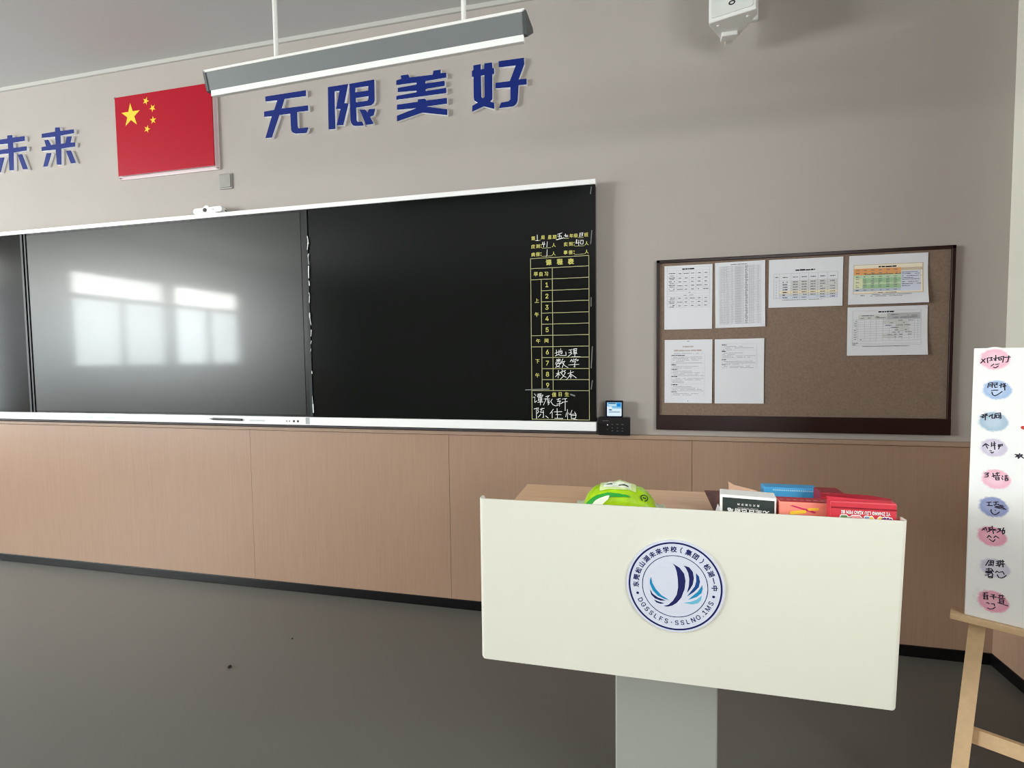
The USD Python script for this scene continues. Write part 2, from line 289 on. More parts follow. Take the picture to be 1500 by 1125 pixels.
# outlines and pen strokes, in mm or tenths of a mm in the plane of the thing they lie on
BAKED = r'''{"char_wu":{"at":[-1.837,2.526],"poly":[[[-126,223],[126,225],[125,194],[-6,195],[-26,147],[137,145],[136,116],[69,117],[69,44],[72,35],[80,31],[120,31],[135,30],[123,4],[115,2],[55,5],[36,13],[28,27],[26,114],[-41,114],[-93,0],[-134,2],[-89,113],[-137,116],[-136,144],[-72,146],[-51,193],[-125,196]]],"hole":[]},"char_xian":{"at":[-1.446,2.529],"poly":[[[-134,221],[-14,222],[-39,127],[-15,123],[-49,16],[-89,17],[-63,99],[-89,102],[-66,193],[-95,193],[-96,1],[-137,2]],[[-7,221],[136,225],[135,121],[129,106],[112,97],[28,95],[29,33],[32,26],[38,23],[61,22],[70,0],[22,2],[7,7],[-3,20],[-7,37]],[[44,84],[80,80],[93,64],[101,80],[137,78],[127,45],[107,40],[127,2],[81,1],[54,67]]],"hole":[[[27,196],[100,196],[99,174],[26,174]],[[27,144],[100,145],[99,130],[93,123],[28,123]]]},"char_mei":{"at":[-1.053,2.528],"poly":[[[-136,205],[-108,209],[-111,226],[-68,226],[-61,210],[63,207],[67,226],[108,226],[105,209],[136,207],[136,183],[25,180],[22,175],[25,169],[127,169],[127,144],[31,142],[23,138],[26,132],[135,134],[134,108],[-138,108],[-137,128],[-29,132],[-24,136],[-29,140],[-129,145],[-128,167],[-28,170],[-23,174],[-28,180],[-136,181]],[[-19,97],[21,95],[28,85],[137,85],[137,56],[29,55],[138,29],[137,0],[4,28],[-137,0],[-137,29],[-31,54],[-136,58],[-135,84],[-20,85]]],"hole":[]},"char_hao":{"at":[-0.648,2.529],"poly":[[[-129,222],[-90,223],[-90,198],[-74,198],[-73,224],[-32,223],[-31,196],[-22,195],[-22,167],[-32,166],[-33,49],[-44,38],[-24,30],[-24,0],[-78,19],[-139,0],[-137,29],[-109,41],[-126,52],[-129,66],[-129,167],[-137,167],[-137,195],[-129,200]],[[-1,224],[128,223],[128,192],[100,125],[139,124],[139,96],[99,97],[94,30],[91,19],[85,10],[77,4],[68,1],[-2,1],[10,27],[48,29],[56,36],[57,93],[-17,97],[-17,124],[55,123],[85,192],[0,194]]],"hole":[[[-89,167],[-73,168],[-73,64],[-82,59],[-89,66]]]},"char_lai":{"at":[-3.434,2.523],"poly":[[[-16,226],[20,224],[22,201],[130,200],[129,176],[23,173],[21,125],[58,125],[71,162],[111,161],[98,124],[134,122],[133,97],[23,95],[17,1],[-18,2],[-21,94],[-133,97],[-132,121],[-96,122],[-108,160],[-74,159],[-56,126],[-19,126],[-19,171],[-126,175],[-125,200],[-18,202]],[[-95,81],[-55,78],[-93,0],[-129,1]],[[58,80],[98,78],[132,0],[92,0]]],"hole":[]},"char_wei":{"at":[-3.826,2.521],"poly":[[[-16,223],[26,221],[26,205],[127,204],[127,174],[29,173],[29,142],[139,141],[137,114],[29,112],[23,4],[-15,6],[-13,111],[-139,115],[-136,141],[-14,141],[-15,172],[-116,176],[-114,204],[-16,204]],[[-89,93],[-48,92],[-89,2],[-131,2]],[[61,97],[99,97],[139,0],[98,3]]],"hole":[]},"tt_origin":[-0.4902,1.0115],"chalk":[[[122,336],[124,310]],[[115,320],[132,326]],[[116,307],[132,314]],[[134,324],[149,331],[150,320],[144,316]],[[143,342],[144,316]],[[135,335],[134,312],[142,309],[169,309],[167,325]],[[182,334],[197,336]],[[181,321],[195,324]],[[191,335],[192,317]],[[177,303],[196,318]],[[204,338],[205,321]],[[204,339],[219,341],[218,322]],[[205,331],[218,331]],[[205,322],[218,322]],[[211,340],[210,305]],[[203,316],[221,318]],[[195,302],[236,302]],[[132,293],[132,272]],[[121,285],[143,287]],[[123,291],[127,287]],[[139,292],[135,287]],[[132,285],[118,274]],[[132,285],[142,278]],[[127,274],[121,260],[138,253]],[[139,274],[134,259],[117,252]],[[116,268],[144,272]],[[153,293],[142,268]],[[149,279],[163,281]],[[159,280],[153,259],[149,251]],[[148,276],[163,259],[177,251]],[[194,290],[197,286]],[[205,293],[206,288]],[[217,293],[211,287]],[[188,278],[189,284],[227,287],[222,282]],[[197,278],[215,279],[209,271],[210,253],[205,255]],[[180,263],[229,266]],[[131,237],[129,201]],[[121,222],[143,227]],[[130,222],[117,207]],[[131,222],[138,214]],[[148,241],[151,234]],[[142,230],[166,237]],[[150,230],[145,222]],[[159,232],[165,226]],[[163,225],[154,209],[140,195]],[[146,222],[154,211],[168,204]],[[176,222],[204,230]],[[189,237],[190,200]],[[189,221],[180,205],[168,192]],[[190,221],[203,211],[217,201]],[[184,209],[196,210]],[[13,124],[19,116]],[[6,107],[15,109],[14,82],[25,90]],[[27,122],[47,126]],[[27,116],[28,109],[52,112],[55,119],[27,116]],[[35,123],[35,111]],[[42,124],[43,112]],[[32,104],[33,89],[49,90],[49,106],[32,104]],[[33,96],[49,98]],[[28,82],[55,85]],[[42,106],[42,70]],[[68,111],[86,116],[77,107],[83,74],[79,71]],[[60,99],[71,101],[57,70]],[[74,98],[88,100]],[[75,89],[88,90]],[[76,81],[88,82]],[[100,100],[93,87],[103,72],[117,66],[130,70]],[[122,98],[141,102]],[[133,103],[126,87],[142,90]],[[137,92],[135,65]],[[122,75],[145,79],[154,85]],[[148,99],[171,103]],[[147,84],[173,88]],[[163,99],[162,44]],[[21,55],[22,3]],[[10,50],[32,56],[28,44],[33,38],[26,29]],[[40,49],[60,54]],[[50,55],[42,34],[58,34]],[[55,44],[57,10],[52,10]],[[44,25],[30,10]],[[67,17],[80,7]],[[105,50],[89,29]],[[99,36],[99,8]],[[109,37],[146,39]],[[123,54],[124,24]],[[117,24],[142,24]],[[125,24],[124,7]],[[111,6],[151,6]],[[173,50],[174,2]],[[168,33],[165,14]],[[179,33],[183,25]],[[195,46],[187,25],[213,29]],[[208,38],[215,23]],[[190,21],[192,6],[212,8],[214,22],[190,20]],[[203,3],[220,1]],[[34,885],[34,858]],[[26,859],[39,858]],[[132,882],[152,887]],[[142,883],[139,863]],[[132,873],[150,873],[148,862]],[[125,857],[136,859],[159,864],[165,862]],[[129,856],[140,859],[157,862]],[[163,873],[181,874]],[[169,881],[170,868],[181,868]],[[237,881],[235,864]],[[237,880],[251,881],[249,867],[236,867]],[[240,874],[247,874]],[[60,850],[58,839],[72,840]],[[68,851],[64,826]],[[82,850],[80,826]],[[221,852],[218,834],[235,837]],[[223,851],[221,835]],[[232,849],[231,824]],[[241,846],[240,830],[251,829],[253,846],[241,848]],[[81,814],[80,786],[76,781]]],"under":[[[24,859],[48,859]],[[57,821],[98,822]],[[212,822],[255,821]],[[54,783],[102,783]],[[212,783],[255,783]],[[230,860],[253,860]],[[165,860],[185,860]]],"tt_text":[["第",14,871,19],["周",60,872,19],["星",94,871,19],["期",117,871,19],["年",197,871,19],["级",218,871,19],["班",266,872,19],["应",13,832,19],["到",37,832,19],[":",52,832,19],["人",113,833,19],["实",170,833,19],["到",194,833,19],[":",209,833,19],["人",268,832,19],["病",13,794,19],["假",36,794,19],[":",51,794,19],["人",112,793,19],["事",169,795,19],["假",193,794,19],[":",209,794,19],["人",268,793,19],["课",88,753,27],["程",141,753,27],["表",194,752,27],["早",25,700,21],["自",50,700,21],["习",76,699,21],["上",29,574,21],["午",28,507,21],["午",34,380,21],["间",74,381,21],["下",29,282,21],["午",28,214,21],["值",109,121,21],["日",139,122,21],["生",171,123,21]],"emblem_c":[0.0828,0.8187],"wings":{"A":[[-44,500],[97,418],[191,296],[220,139],[202,-42],[138,-229],[44,-359],[-49,-428],[-144,-462],[-229,-459],[-125,-416],[-31,-316],[44,-178],[71,-15],[65,165],[41,323],[3,440]],"B":[[181,471],[292,444],[367,351],[390,214],[368,73],[313,-32],[253,-118],[289,26],[299,186],[274,323],[227,419]],"C":[[431,327],[491,263],[514,146],[489,24],[397,-84],[253,-198],[341,-69],[411,37],[442,159]],"D":[[558,80],[568,-8],[545,-100],[453,-188],[278,-271],[379,-165],[471,-77],[535,29]],"E":[[554,-148],[536,-250],[472,-326],[362,-361],[176,-345],[324,-311],[453,-248]],"L1":[[-492,166],[-469,37],[-392,-98],[-277,-219],[-112,-314],[-220,-294],[-354,-236],[-459,-125],[-517,12],[-517,93]],"L2":[[-517,-110],[-459,-206],[-353,-277],[-182,-331],[-296,-342],[-411,-303],[-487,-229]],"L3":[[-430,-329],[-353,-362],[-210,-394],[-296,-413],[-382,-391]]},"poster_o":[0.8426,-0.97,0.6256],"ovals":[[415,6749,303,279],[480,5942,291,256],[428,5109,297,262],[455,4432,268,241],[520,3625,291,258],[489,2902,293,264],[479,2146,295,256],[553,1354,299,241],[541,501,312,279]],"pstrokes":[[[164,6750],[227,6660]],[[229,6763],[141,6640]],[[270,6770],[283,6653]],[[269,6777],[309,6790]],[[299,6783],[364,6797],[340,6756],[366,6722],[321,6708]],[[390,6762],[479,6782]],[[432,6851],[436,6708]],[[434,6769],[411,6721]],[[488,6796],[586,6822],[570,6667]],[[489,6768],[500,6721],[544,6734],[538,6775],[489,6768]],[[606,6795],[712,6801]],[[682,6834],[679,6787],[662,6680],[633,6673]],[[350,6565],[399,6619]],[[434,6606],[502,6626]],[[396,6538],[436,6517],[489,6572]],[[317,6114],[300,5998]],[[322,6114],[386,6129],[385,6000]],[[333,6074],[378,6082]],[[334,6039],[379,6048]],[[407,6116],[485,6125],[462,6077]],[[408,6076],[487,6071]],[[428,6056],[439,6002],[488,6017]],[[526,6059],[584,6087]],[[554,6113],[552,6005]],[[594,6108],[639,6048]],[[628,6115],[601,6020]],[[618,6101],[627,5941]],[[585,6047],[644,6055]],[[372,5918],[431,5934]],[[446,5934],[495,5936]],[[383,5878],[400,5811],[440,5785],[493,5815],[579,5905]],[[208,5270],[308,5304],[250,5238]],[[179,5220],[319,5270]],[[239,5265],[210,5195]],[[278,5302],[272,5138]],[[210,5195],[250,5211]],[[340,5238],[418,5297]],[[369,5274],[350,5232]],[[403,5296],[401,5195],[450,5205]],[[457,5307],[455,5199]],[[467,5321],[559,5347],[572,5207],[548,5199]],[[477,5281],[536,5292],[538,5225],[484,5214],[477,5281]],[[245,4450],[299,4523],[360,4476]],[[280,4481],[329,4493]],[[310,4464],[337,4406]],[[412,4562],[410,4454]],[[438,4524],[486,4543]],[[429,4483],[483,4496]],[[461,4587],[476,4388]],[[546,4522],[542,4468],[595,4494]],[[541,4515],[614,4536],[614,4503]],[[575,4519],[549,4409]],[[383,4350],[413,4347]],[[404,4306],[424,4288],[453,4318]],[[859,4305],[925,4300],[870,4241]],[[878,4301],[917,4234]],[[943,4335],[917,4234]],[[934,4295],[990,4314],[972,4279]],[[958,4278],[918,4208]],[[958,4278],[1015,4226]],[[299,3747],[378,3765],[340,3719]],[[310,3701],[370,3710],[361,3662],[302,3646]],[[457,3769],[479,3666]],[[444,3687],[502,3722]],[[506,3763],[574,3793]],[[535,3800],[542,3715]],[[503,3703],[585,3728]],[[509,3670],[572,3686],[578,3614],[520,3605],[509,3670]],[[529,3640],[573,3653]],[[634,3728],[644,3703]],[[625,3674],[646,3631]],[[682,3729],[739,3743]],[[705,3752],[707,3686]],[[683,3682],[740,3691]],[[689,3657],[694,3612],[742,3625],[741,3665],[689,3657]],[[359,2998],[442,3020]],[[398,3005],[405,2927]],[[371,2920],[469,2934]],[[486,3021],[573,3050]],[[535,3043],[532,2970]],[[497,2963],[584,2992]],[[508,2939],[567,2910],[664,2921]],[[585,2973],[662,2974]],[[528,2929],[682,2951]],[[604,2970],[722,2880]],[[519,2894],[693,2887]],[[452,2829],[443,2787],[474,2733],[519,2709],[562,2737],[604,2798]],[[525,2829],[531,2817]],[[288,2264],[346,2336]],[[307,2315],[338,2281]],[[356,2352],[377,2276]],[[405,2342],[474,2370]],[[434,2361],[427,2260]],[[388,2239],[465,2308]],[[416,2311],[543,2338]],[[477,2410],[507,2225]],[[504,2317],[553,2307]],[[581,2353],[639,2378],[621,2315],[574,2266]],[[600,2377],[630,2330]],[[696,2410],[669,2326],[680,2249],[713,2283],[712,2335],[669,2332]],[[621,2315],[716,2355]],[[392,2093],[425,2160],[465,2116]],[[519,2122],[552,2175],[611,2129]],[[432,2063],[507,2013],[540,2080]],[[437,1521],[381,1375]],[[437,1521],[529,1531],[518,1397]],[[448,1471],[506,1493]],[[476,1511],[478,1452]],[[430,1387],[489,1409],[488,1442],[439,1423]],[[583,1532],[640,1559]],[[584,1480],[641,1507]],[[611,1546],[614,1435]],[[576,1425],[643,1455]],[[659,1577],[666,1475]],[[697,1593],[706,1420]],[[645,1541],[721,1567]],[[642,1468],[732,1505]],[[652,1458],[634,1408]],[[394,1285],[491,1324]],[[395,1233],[512,1277]],[[442,1324],[445,1193]],[[501,1314],[532,1256]],[[386,1191],[483,1230]],[[386,1218],[502,1263]],[[378,1130],[456,1165]],[[416,1187],[503,1217]],[[437,1140],[448,1083],[516,1096],[515,1161]],[[457,1112],[506,1126]],[[493,1247],[524,1176]],[[571,1248],[599,1288],[638,1266]],[[657,1278],[704,1303],[734,1246]],[[606,1199],[631,1140],[680,1134],[727,1166],[768,1223]],[[351,660],[439,693]],[[380,675],[374,516]],[[352,614],[445,629]],[[363,578],[441,588]],[[364,526],[448,538]],[[430,638],[438,528]],[[508,667],[566,678],[538,630]],[[485,614],[606,631]],[[543,632],[554,570]],[[643,687],[738,703]],[[671,709],[663,654]],[[709,720],[720,659]],[[635,627],[759,638]],[[664,603],[741,600],[733,520]],[[664,603],[666,513],[743,523]],[[675,554],[732,565]],[[633,502],[820,476]],[[421,431],[445,445],[475,421]],[[514,433],[567,450],[573,399]],[[444,307],[488,295],[546,319],[588,371]]]}'''

# ------------------------------------------------------------------ the room
def struct(name, label, cat):
    return thing(name, label, cat, kind='structure')

WT = 0.2
w = struct('floor', 'grey brown matte vinyl floor of the classroom', 'floor')
obj('floor_sheet', bx(XL - WT, XR + WT, YB - WT, WT, -0.1, 0), 'floor_vinyl', w)
w = struct('ceiling', 'pale grey painted flat ceiling above the writing wall', 'ceiling')
obj('ceiling_slab', bx(XL - WT, XR + WT, YB - WT, WT, ZC, ZC + 0.1), 'ceiling_paint', w)

CAP0, CAP1, SK = 0.919, 0.939, 0.05
w = struct('wall_front', 'taupe painted front wall with tan wood wainscot below the blackboard', 'wall')
obj('plaster', bx(XL - WT, XR + WT, 0, WT, 0, ZC), 'wall_paint', w)
edges = [XL, -4.548, -2.1435, -0.9405, 0.257, XR]
obj('panel_joint', bx(XL, XR, -0.008, 0, SK, CAP0), 'joint_dark', w)
for a, b in zip(edges[:-1], edges[1:]):
    obj('wainscot_panel', bx(a + 0.0009, b - 0.0009, -0.018, 0, SK - 0.005, CAP0 - 0.002), 'wood_panel', w)
w = struct('trim_1', 'narrow wooden cap rail along the top of the front wainscot', 'trim')
obj('cap_rail', bx(XL, XR, -0.026, 0, CAP0, CAP1, 0.003), 'wood_cap', w, smooth=30)
w = struct('baseboard_front', 'low black skirting along the foot of the front wall', 'baseboard')
obj('skirting_strip', bx(XL, XR, -0.024, 0, 0, SK, 0.003), 'skirting', w, smooth=30)
w = struct('trim_2', 'thin pale trim where the front wall meets the ceiling', 'trim')
obj('ceiling_trim', bx(XL, XR, -0.012, 0, ZC - 0.022, ZC), 'trim_grey', w)

w = struct('wall_right', 'off-white right side wall with tan wood wainscot behind the easel', 'wall')
ADDED_DOOR = (-1.26, -0.28)      # front door added out of view to cut bounced light; corridor windows beyond
wr = m3.Manifold.cube((WT, -YB, ZC)).translate((XR, YB, 0)) - m3.Manifold.cube((1, ADDED_DOOR[1] - ADDED_DOOR[0], 2.75)).translate((XR - 0.5, ADDED_DOOR[0], -0.01))
for a, b in CORRIDOR: wr = wr - m3.Manifold.cube((1, b - a, 1.5)).translate((XR - 0.5, a, 1.05))
obj('plaster', wr, 'wall_white', w)
y = -0.018
for y, y2 in ((-0.018, ADDED_DOOR[1] + 0.06), (ADDED_DOOR[0] - 0.06, -2.6), (-2.6, -3.8), (-3.8, -5.0), (-5.0, -6.2), (-6.2, -7.4), (-7.4, YB)):
    obj('wainscot_panel', bx(XR - 0.018, XR, y2 + 0.0012, y - 0.0012, SK - 0.005, CAP0 - 0.002), 'wood_panel', w)
obj('cap_rail', bx(XR - 0.026, XR, ADDED_DOOR[1] + 0.06, -0.026, CAP0, CAP1, 0.003), 'wood_cap', w, smooth=30)
obj('cap_rail', bx(XR - 0.026, XR, YB, ADDED_DOOR[0] - 0.06, CAP0, CAP1, 0.003), 'wood_cap', w, smooth=30)
d = struct('door_1', 'added unseen brown door that cuts light bounced off the right side wall', 'door')
obj('door_frame', uni(*[bx(XR - 0.02, XR + WT, p, q, 0, 2.75) for p, q in ((ADDED_DOOR[0] - 0.05, ADDED_DOOR[0] + 0.01), (ADDED_DOOR[1] - 0.01, ADDED_DOOR[1] + 0.05))], bx(XR - 0.02, XR + WT, ADDED_DOOR[0] - 0.05, ADDED_DOOR[1] + 0.05, 2.17, 2.23), bx(XR - 0.02, XR + WT, ADDED_DOOR[0] - 0.05, ADDED_DOOR[1] + 0.05, 2.74, 2.79)), 'door_wood', d)
obj('transom_pane', bx(XR + 0.046, XR + 0.054, ADDED_DOOR[0], ADDED_DOOR[1], 2.22, 2.75), 'tinted_pane', d)
obj('door_leaf', bx(XR + 0.03, XR + 0.07, ADDED_DOOR[0] + 0.01, ADDED_DOOR[1] - 0.01, 0.005, 2.17, 0.003), 'door_wood', d)
obj('door_handle', uni(cyl((XR + 0.03, ADDED_DOOR[1] - 0.08, 1.02), (XR - 0.03, ADDED_DOOR[1] - 0.08, 1.02), 0.009), cyl((XR - 0.025, ADDED_DOOR[1] - 0.08, 1.02), (XR - 0.025, ADDED_DOOR[1] - 0.20, 1.02), 0.009)), 'chrome', d, smooth=40)
for i, (a, b) in enumerate(CORRIDOR):
    wn = struct(f'window_{len(WINDOWS) + i + 1}', f'white framed corridor window, number {i + 1} from the added door along the right wall', 'window')
    obj('window_frame', uni(*[bx(XR + 0.02, XR + 0.08, p, q, r, s) for p, q, r, s in ((a, b, 1.05, 1.10), (a, b, 2.50, 2.55), (a, a + 0.05, 1.05, 2.55), (b - 0.05, b, 1.05, 2.55), ((a + b) / 2 - 0.03, (a + b) / 2 + 0.03, 1.05, 2.55))]), 'window_frame_white', wn)
    for p, q in ((a + 0.03, (a + b) / 2), ((a + b) / 2, b - 0.03)):
        obj('pane', bx(XR + 0.046, XR + 0.054, p + 0.02, q - 0.02, 1.08, 2.52), 'window_pane', wn)
w = struct('baseboard_right', 'low black skirting along the right side wall behind the easel', 'baseboard')
for p, q in ((YB, ADDED_DOOR[0] - 0.05), (ADDED_DOOR[1] + 0.05, -0.02)): obj('skirting_strip', bx(XR - 0.024, XR, p, q, 0, SK, 0.003), 'skirting', w, smooth=30)

w = struct('wall_left', 'painted left side wall pierced by the classroom windows', 'wall')
wl = m3.Manifold.cube((WT, -YB, ZC)).translate((XL - WT, YB, 0))
for (a, b), SILL in zip(WINDOWS, SILLS):
    wl = wl - m3.Manifold.cube((1, b - a, WTOP - SILL)).translate((XL - 0.5, a, SILL))
obj('plaster', wl, 'wall_paint', w)
for y0, y1 in ((YB, WINDOWS[0][0] - 0.05), (WINDOWS[0][1] + 0.05, -0.02)): obj('wainscot_panel', bx(XL, XL + 0.018, y0, y1, SK, CAP0), 'wood_panel', w)
w = struct('wall_back', 'painted rear wall of the classroom', 'wall')
obj('plaster', bx(XL - WT, XR + WT, YB - WT, YB, 0, ZC), 'wall_rear', w)
for i, (a, b) in enumerate(WINDOWS):
    SILL = SILLS[i]
    w = struct(f'window_{i + 1}', f'white framed classroom window, number {i + 1} from the front along the left wall', 'window')
    t = 0.05
    fr = uni(bx(XL - 0.12, XL - 0.06, a, b, SILL, SILL + t), bx(XL - 0.12, XL - 0.06, a, b, WTOP - t, WTOP), bx(XL - 0.12, XL - 0.06, a, a + t, SILL, WTOP), bx(XL - 0.12, XL - 0.06, b - t, b, SILL, WTOP))
    obj('window_frame', fr, 'window_frame_white', w)
    obj('transom', bx(XL - 0.12, XL - 0.06, a, b, 2.13, 2.20), 'window_frame_white', w)
    obj('mullion', bx(XL - 0.12, XL - 0.06, (a + b) / 2 - 0.03, (a + b) / 2 + 0.03, SILL, 2.13), 'window_frame_white', w)
    for (y0, y1, z0, z1) in ((a, (a + b) / 2, SILL, 2.13), ((a + b) / 2, b, SILL, 2.13), (a, b, 2.20, WTOP)):
        obj('pane', bx(XL - 0.094, XL - 0.088, y0 + 0.03, y1 - 0.03, z0 + 0.03, z1 - 0.03), 'window_pane', w)

# ------------------------------------------------------------------ smart blackboard
BX0, BX1, BZ0, BZ1 = -5.21, -0.179, 0.960, 2.135
YF, YP, YD = -0.070, -0.062, -0.062
DX0, DX1 = -3.668, -1.742                        # display between the two writing boards
bb = thing('smart_blackboard', 'long black glass blackboard with a display in its middle and white rails', 'blackboard')
obj('carcass', bx(BX0 + 0.004, BX1 - 0.002, -0.056, -0.002, BZ0 + 0.004, BZ1 - 0.004), 'black_bezel', bb)
obj('top_rail', bx(BX0, BX1, YF, -0.02, BZ1 - 0.024, BZ1, 0.003), 'white_frame', bb, smooth=30)
rail = obj('bottom_rail', bx(BX0, BX1, YF - 0.008, -0.02, BZ0, BZ0 + 0.044, 0.004), 'white_frame', bb, smooth=30)
obj('rail_shade_strip', bx(BX0 + 0.01, BX1 - 0.003, -0.06, -0.03, BZ0 - 0.013, BZ0), 'rail_shade_dark', bb)  # dark strip stands in for the shade below the bottom rail
PZ0, PZ1 = BZ0 + 0.044, BZ1 - 0.024
obj('writing_board', bx(BX0 + 0.006, -3.716, YP, -0.05, PZ0, PZ1), 'board_glass', bb, label='left black glass writing board')
rb = obj('writing_board', bx(-1.692, BX1 - 0.004, YP, -0.05, PZ0, PZ1), 'board_glass', bb, label='right black glass writing board with the timetable')
obj('display_bezel', bx(DX0 - 0.008, DX1 + 0.03, YD + 0.002, -0.05, PZ0, PZ1), 'black_bezel', bb)
obj('display_screen', bx(DX0, DX1, YD, -0.052, PZ0 + 0.012, PZ1 - 0.012), 'display_glass', bb, label='switched off grey display screen')
obj('divider', bx(-3.716, -3.700, YF + 0.004, -0.05, PZ0, PZ1), 'divider_dark', bb)
obj('divider', bx(-3.688, -3.676, YF + 0.005, -0.05, PZ0, PZ1), 'divider_dark', bb)
obj('divider', bx(-1.712, -1.697, YF + 0.003, -0.05, PZ0, PZ1), 'divider_dark', bb)
YR = YF - 0.0082
for x, r in ((-1.853, 0.003), (-1.836, 0.003), (-1.808, 0.006), (-1.783, 0.006)):
    obj('rail_button', cyl((x, YR - 0.001, BZ0 + 0.021), (x, YR + 0.003, BZ0 + 0.021), r, 12), 'stylus_black', bb)
obj('rail_tag', bx(-1.735, -1.712, YR - 0.001, YR + 0.002, BZ0 + 0.006, BZ0 + 0.042), 'tag_grey', bb)
for a, b in ((-3.665, -3.615), (-3.34, -3.20), (-3.10, -3.03), (-2.09, -1.99)):
    obj('rail_marking', bx(a, b, YR - 0.0006, YR + 0.001, BZ0 + 0.016, BZ0 + 0.026), 'mark_grey', bb)

# timetable printed on the right board, chalk writing on it
BK = json.loads(BAKED)
TX, TZ = BK['tt_origin']
def on_board(g, lift): 
    m = stand(flat(g), YP - lift); m.apply_translation([TX, 0, TZ]); return m
mm = lambda seqs: [[(a / 1000, b / 1000) for a, b in s] for s in seqs]
TW, rows = 0.278, [0.775, 0.727, 0.674, 0.620, 0.567, 0.513, 0.460, 0.406, 0.352, 0.300, 0.246, 0.193, 0.140, 0.0]
t_ = 0.0036
seg = lambda x0, y0, x1, y1: sbox(min(x0, x1) - t_ / 2, min(y0, y1) - t_ / 2, max(x0, x1) + t_ / 2, max(y0, y1) + t_ / 2)
g = [seg(0, z, TW, z) for z in (rows[0], rows[1], rows[2], rows[7], rows[8], rows[12], rows[13])]
g += [seg(0.051, z, TW, z) for z in rows[3:7] + rows[9:12]]
g += [seg(0, 0, 0, rows[0]), seg(TW, 0, TW, rows[0]), seg(0.105, rows[12], 0.105, rows[1]), seg(0.051, rows[7], 0.051, rows[2]), seg(0.051, rows[12], 0.051, rows[8])]
g += [LineString(l).buffer(0.0014) for l in mm(BK['under'])]
obj('timetable_grid', on_board(union_all(g), 0.0006), 'chart_line', bb, kind='stuff')
g = []
for c, x, z, s in BK['tt_text']:
    s = s / 1000 * 1.05; q = text_geom(c, s, 2 if s < .025 else 3, center=True)
    b = q.bounds; g.append(affinity.translate(q, x / 1000 - (b[0] + b[2]) / 2, z / 1000 - (b[1] + b[3]) / 2))
for i, d in enumerate('12345'):
    g.append(affinity.translate(text_geom(d, 0.021, 2, center=True), 0.078, (rows[2 + i] + rows[3 + i]) / 2 - 0.0105))
for i, d in enumerate('6789'):
    g.append(affinity.translate(text_geom(d, 0.021, 2, center=True), 0.078, (rows[8 + i] + rows[9 + i]) / 2 - 0.0105))
obj('timetable_text', on_board(union_all(g), 0.0007), 'chart_yellow', bb, kind='stuff')
obj('chalk_writing', on_board(strokes_geom(mm(BK['chalk']), 0.0031), 0.0010), 'chalk', bb, label='white chalk handwriting on the timetable', kind='stuff')
def smear(pts, w):
    return LineString(pts).buffer(w, cap_style='round')
g = [smear([(-1.693 + rng.uniform(-.004, .004), z), (-1.693 + rng.uniform(-.004, .004), z + rng.uniform(.01, .05))], rng.uniform(.0012, .0035)) for z in [1.08, 1.24, 1.36, 1.40, 1.44, 1.50, 1.54, 1.62, 1.66, 1.71, 1.75, 1.78, 1.82, 1.86, 1.90, 1.93, 1.03]]
m = stand(flat(union_all(g)), YF - 0.0004)
obj('chalk_smudge', m, 'chalk', bb, label='chalk dashes along the edge of the right board', kind='stuff')
g = [smear([(-0.203, z), (-0.199 + rng.uniform(-.004, .004), z + l)], .0022) for z, l in ((2.07, .03), (1.84, .06), (1.55, .04), (1.26, .10), (1.16, .04))]
g += [smear([(TX - .03, TZ + .143), (TX + .085, TZ + .148)], .003), smear([(TX + .19, TZ + .122), (TX + .207, TZ + .116)], .004)]
obj('chalk_smudge', stand(flat(union_all(g)), YP - 0.0012), 'chalk_faint', bb, kind='stuff')

s = thing('stylus', 'black stylus pen lying along the white bottom rail of the blackboard', 'pen', (-2.235, YR - 0.006, BZ0 + 0.025))
obj('barrel', cyl((-0.09, 0, 0.001), (0.10, 0, -0.001), 0.0062, 14), 'stylus_black', s, smooth=40)
tipm = trimesh.creation.cone(radius=0.006, height=0.03, sections=14); tipm.apply_transform(trimesh.transformations.rotation_matrix(-math.pi / 2, [0, 1, 0])); tipm.apply_translation([-0.09, 0, 0.001])
obj('tip', tipm, 'stylus_black', s, smooth=40)

c = thing('webcam', 'small white webcam perched on the top rail of the blackboard', 'camera', (-2.328, -0.045, BZ1))
obj('clip_foot', bx(-0.055, 0.06, -0.02, 0.02, 0, 0.008, 0.002), 'white_plastic', c, smooth=30)
prof = LineString([(-0.078, 0.018), (0.082, 0.022)]).buffer(0.0155).union(Point(-0.005, 0.026).buffer(0.021))
bd = extr(prof, 0.03); obj('camera_body', stand(bd, 0.012), 'white_plastic', c, smooth=40)
obj('lens', cat_(cyl((-0.014, -0.0215, 0.021), (-0.014, -0.015, 0.021), 0.0105, 18)), 'black_plastic', c, smooth=40)
obj('indicator', bx(0.036, 0.046, -0.0188, -0.0175, 0.020, 0.025), 'tag_grey', c)
obj('cable', trimesh.creation.sweep_polygon(Point(0, 0).buffer(0.002, quad_segs=3), np.array([(0.088, 0.0, 0.026), (0.098, 0.006, 0.018), (0.108, 0.012, 0.006), (0.112, 0.03, 0.002)]), engine='earcut'), 'stylus_black', c)

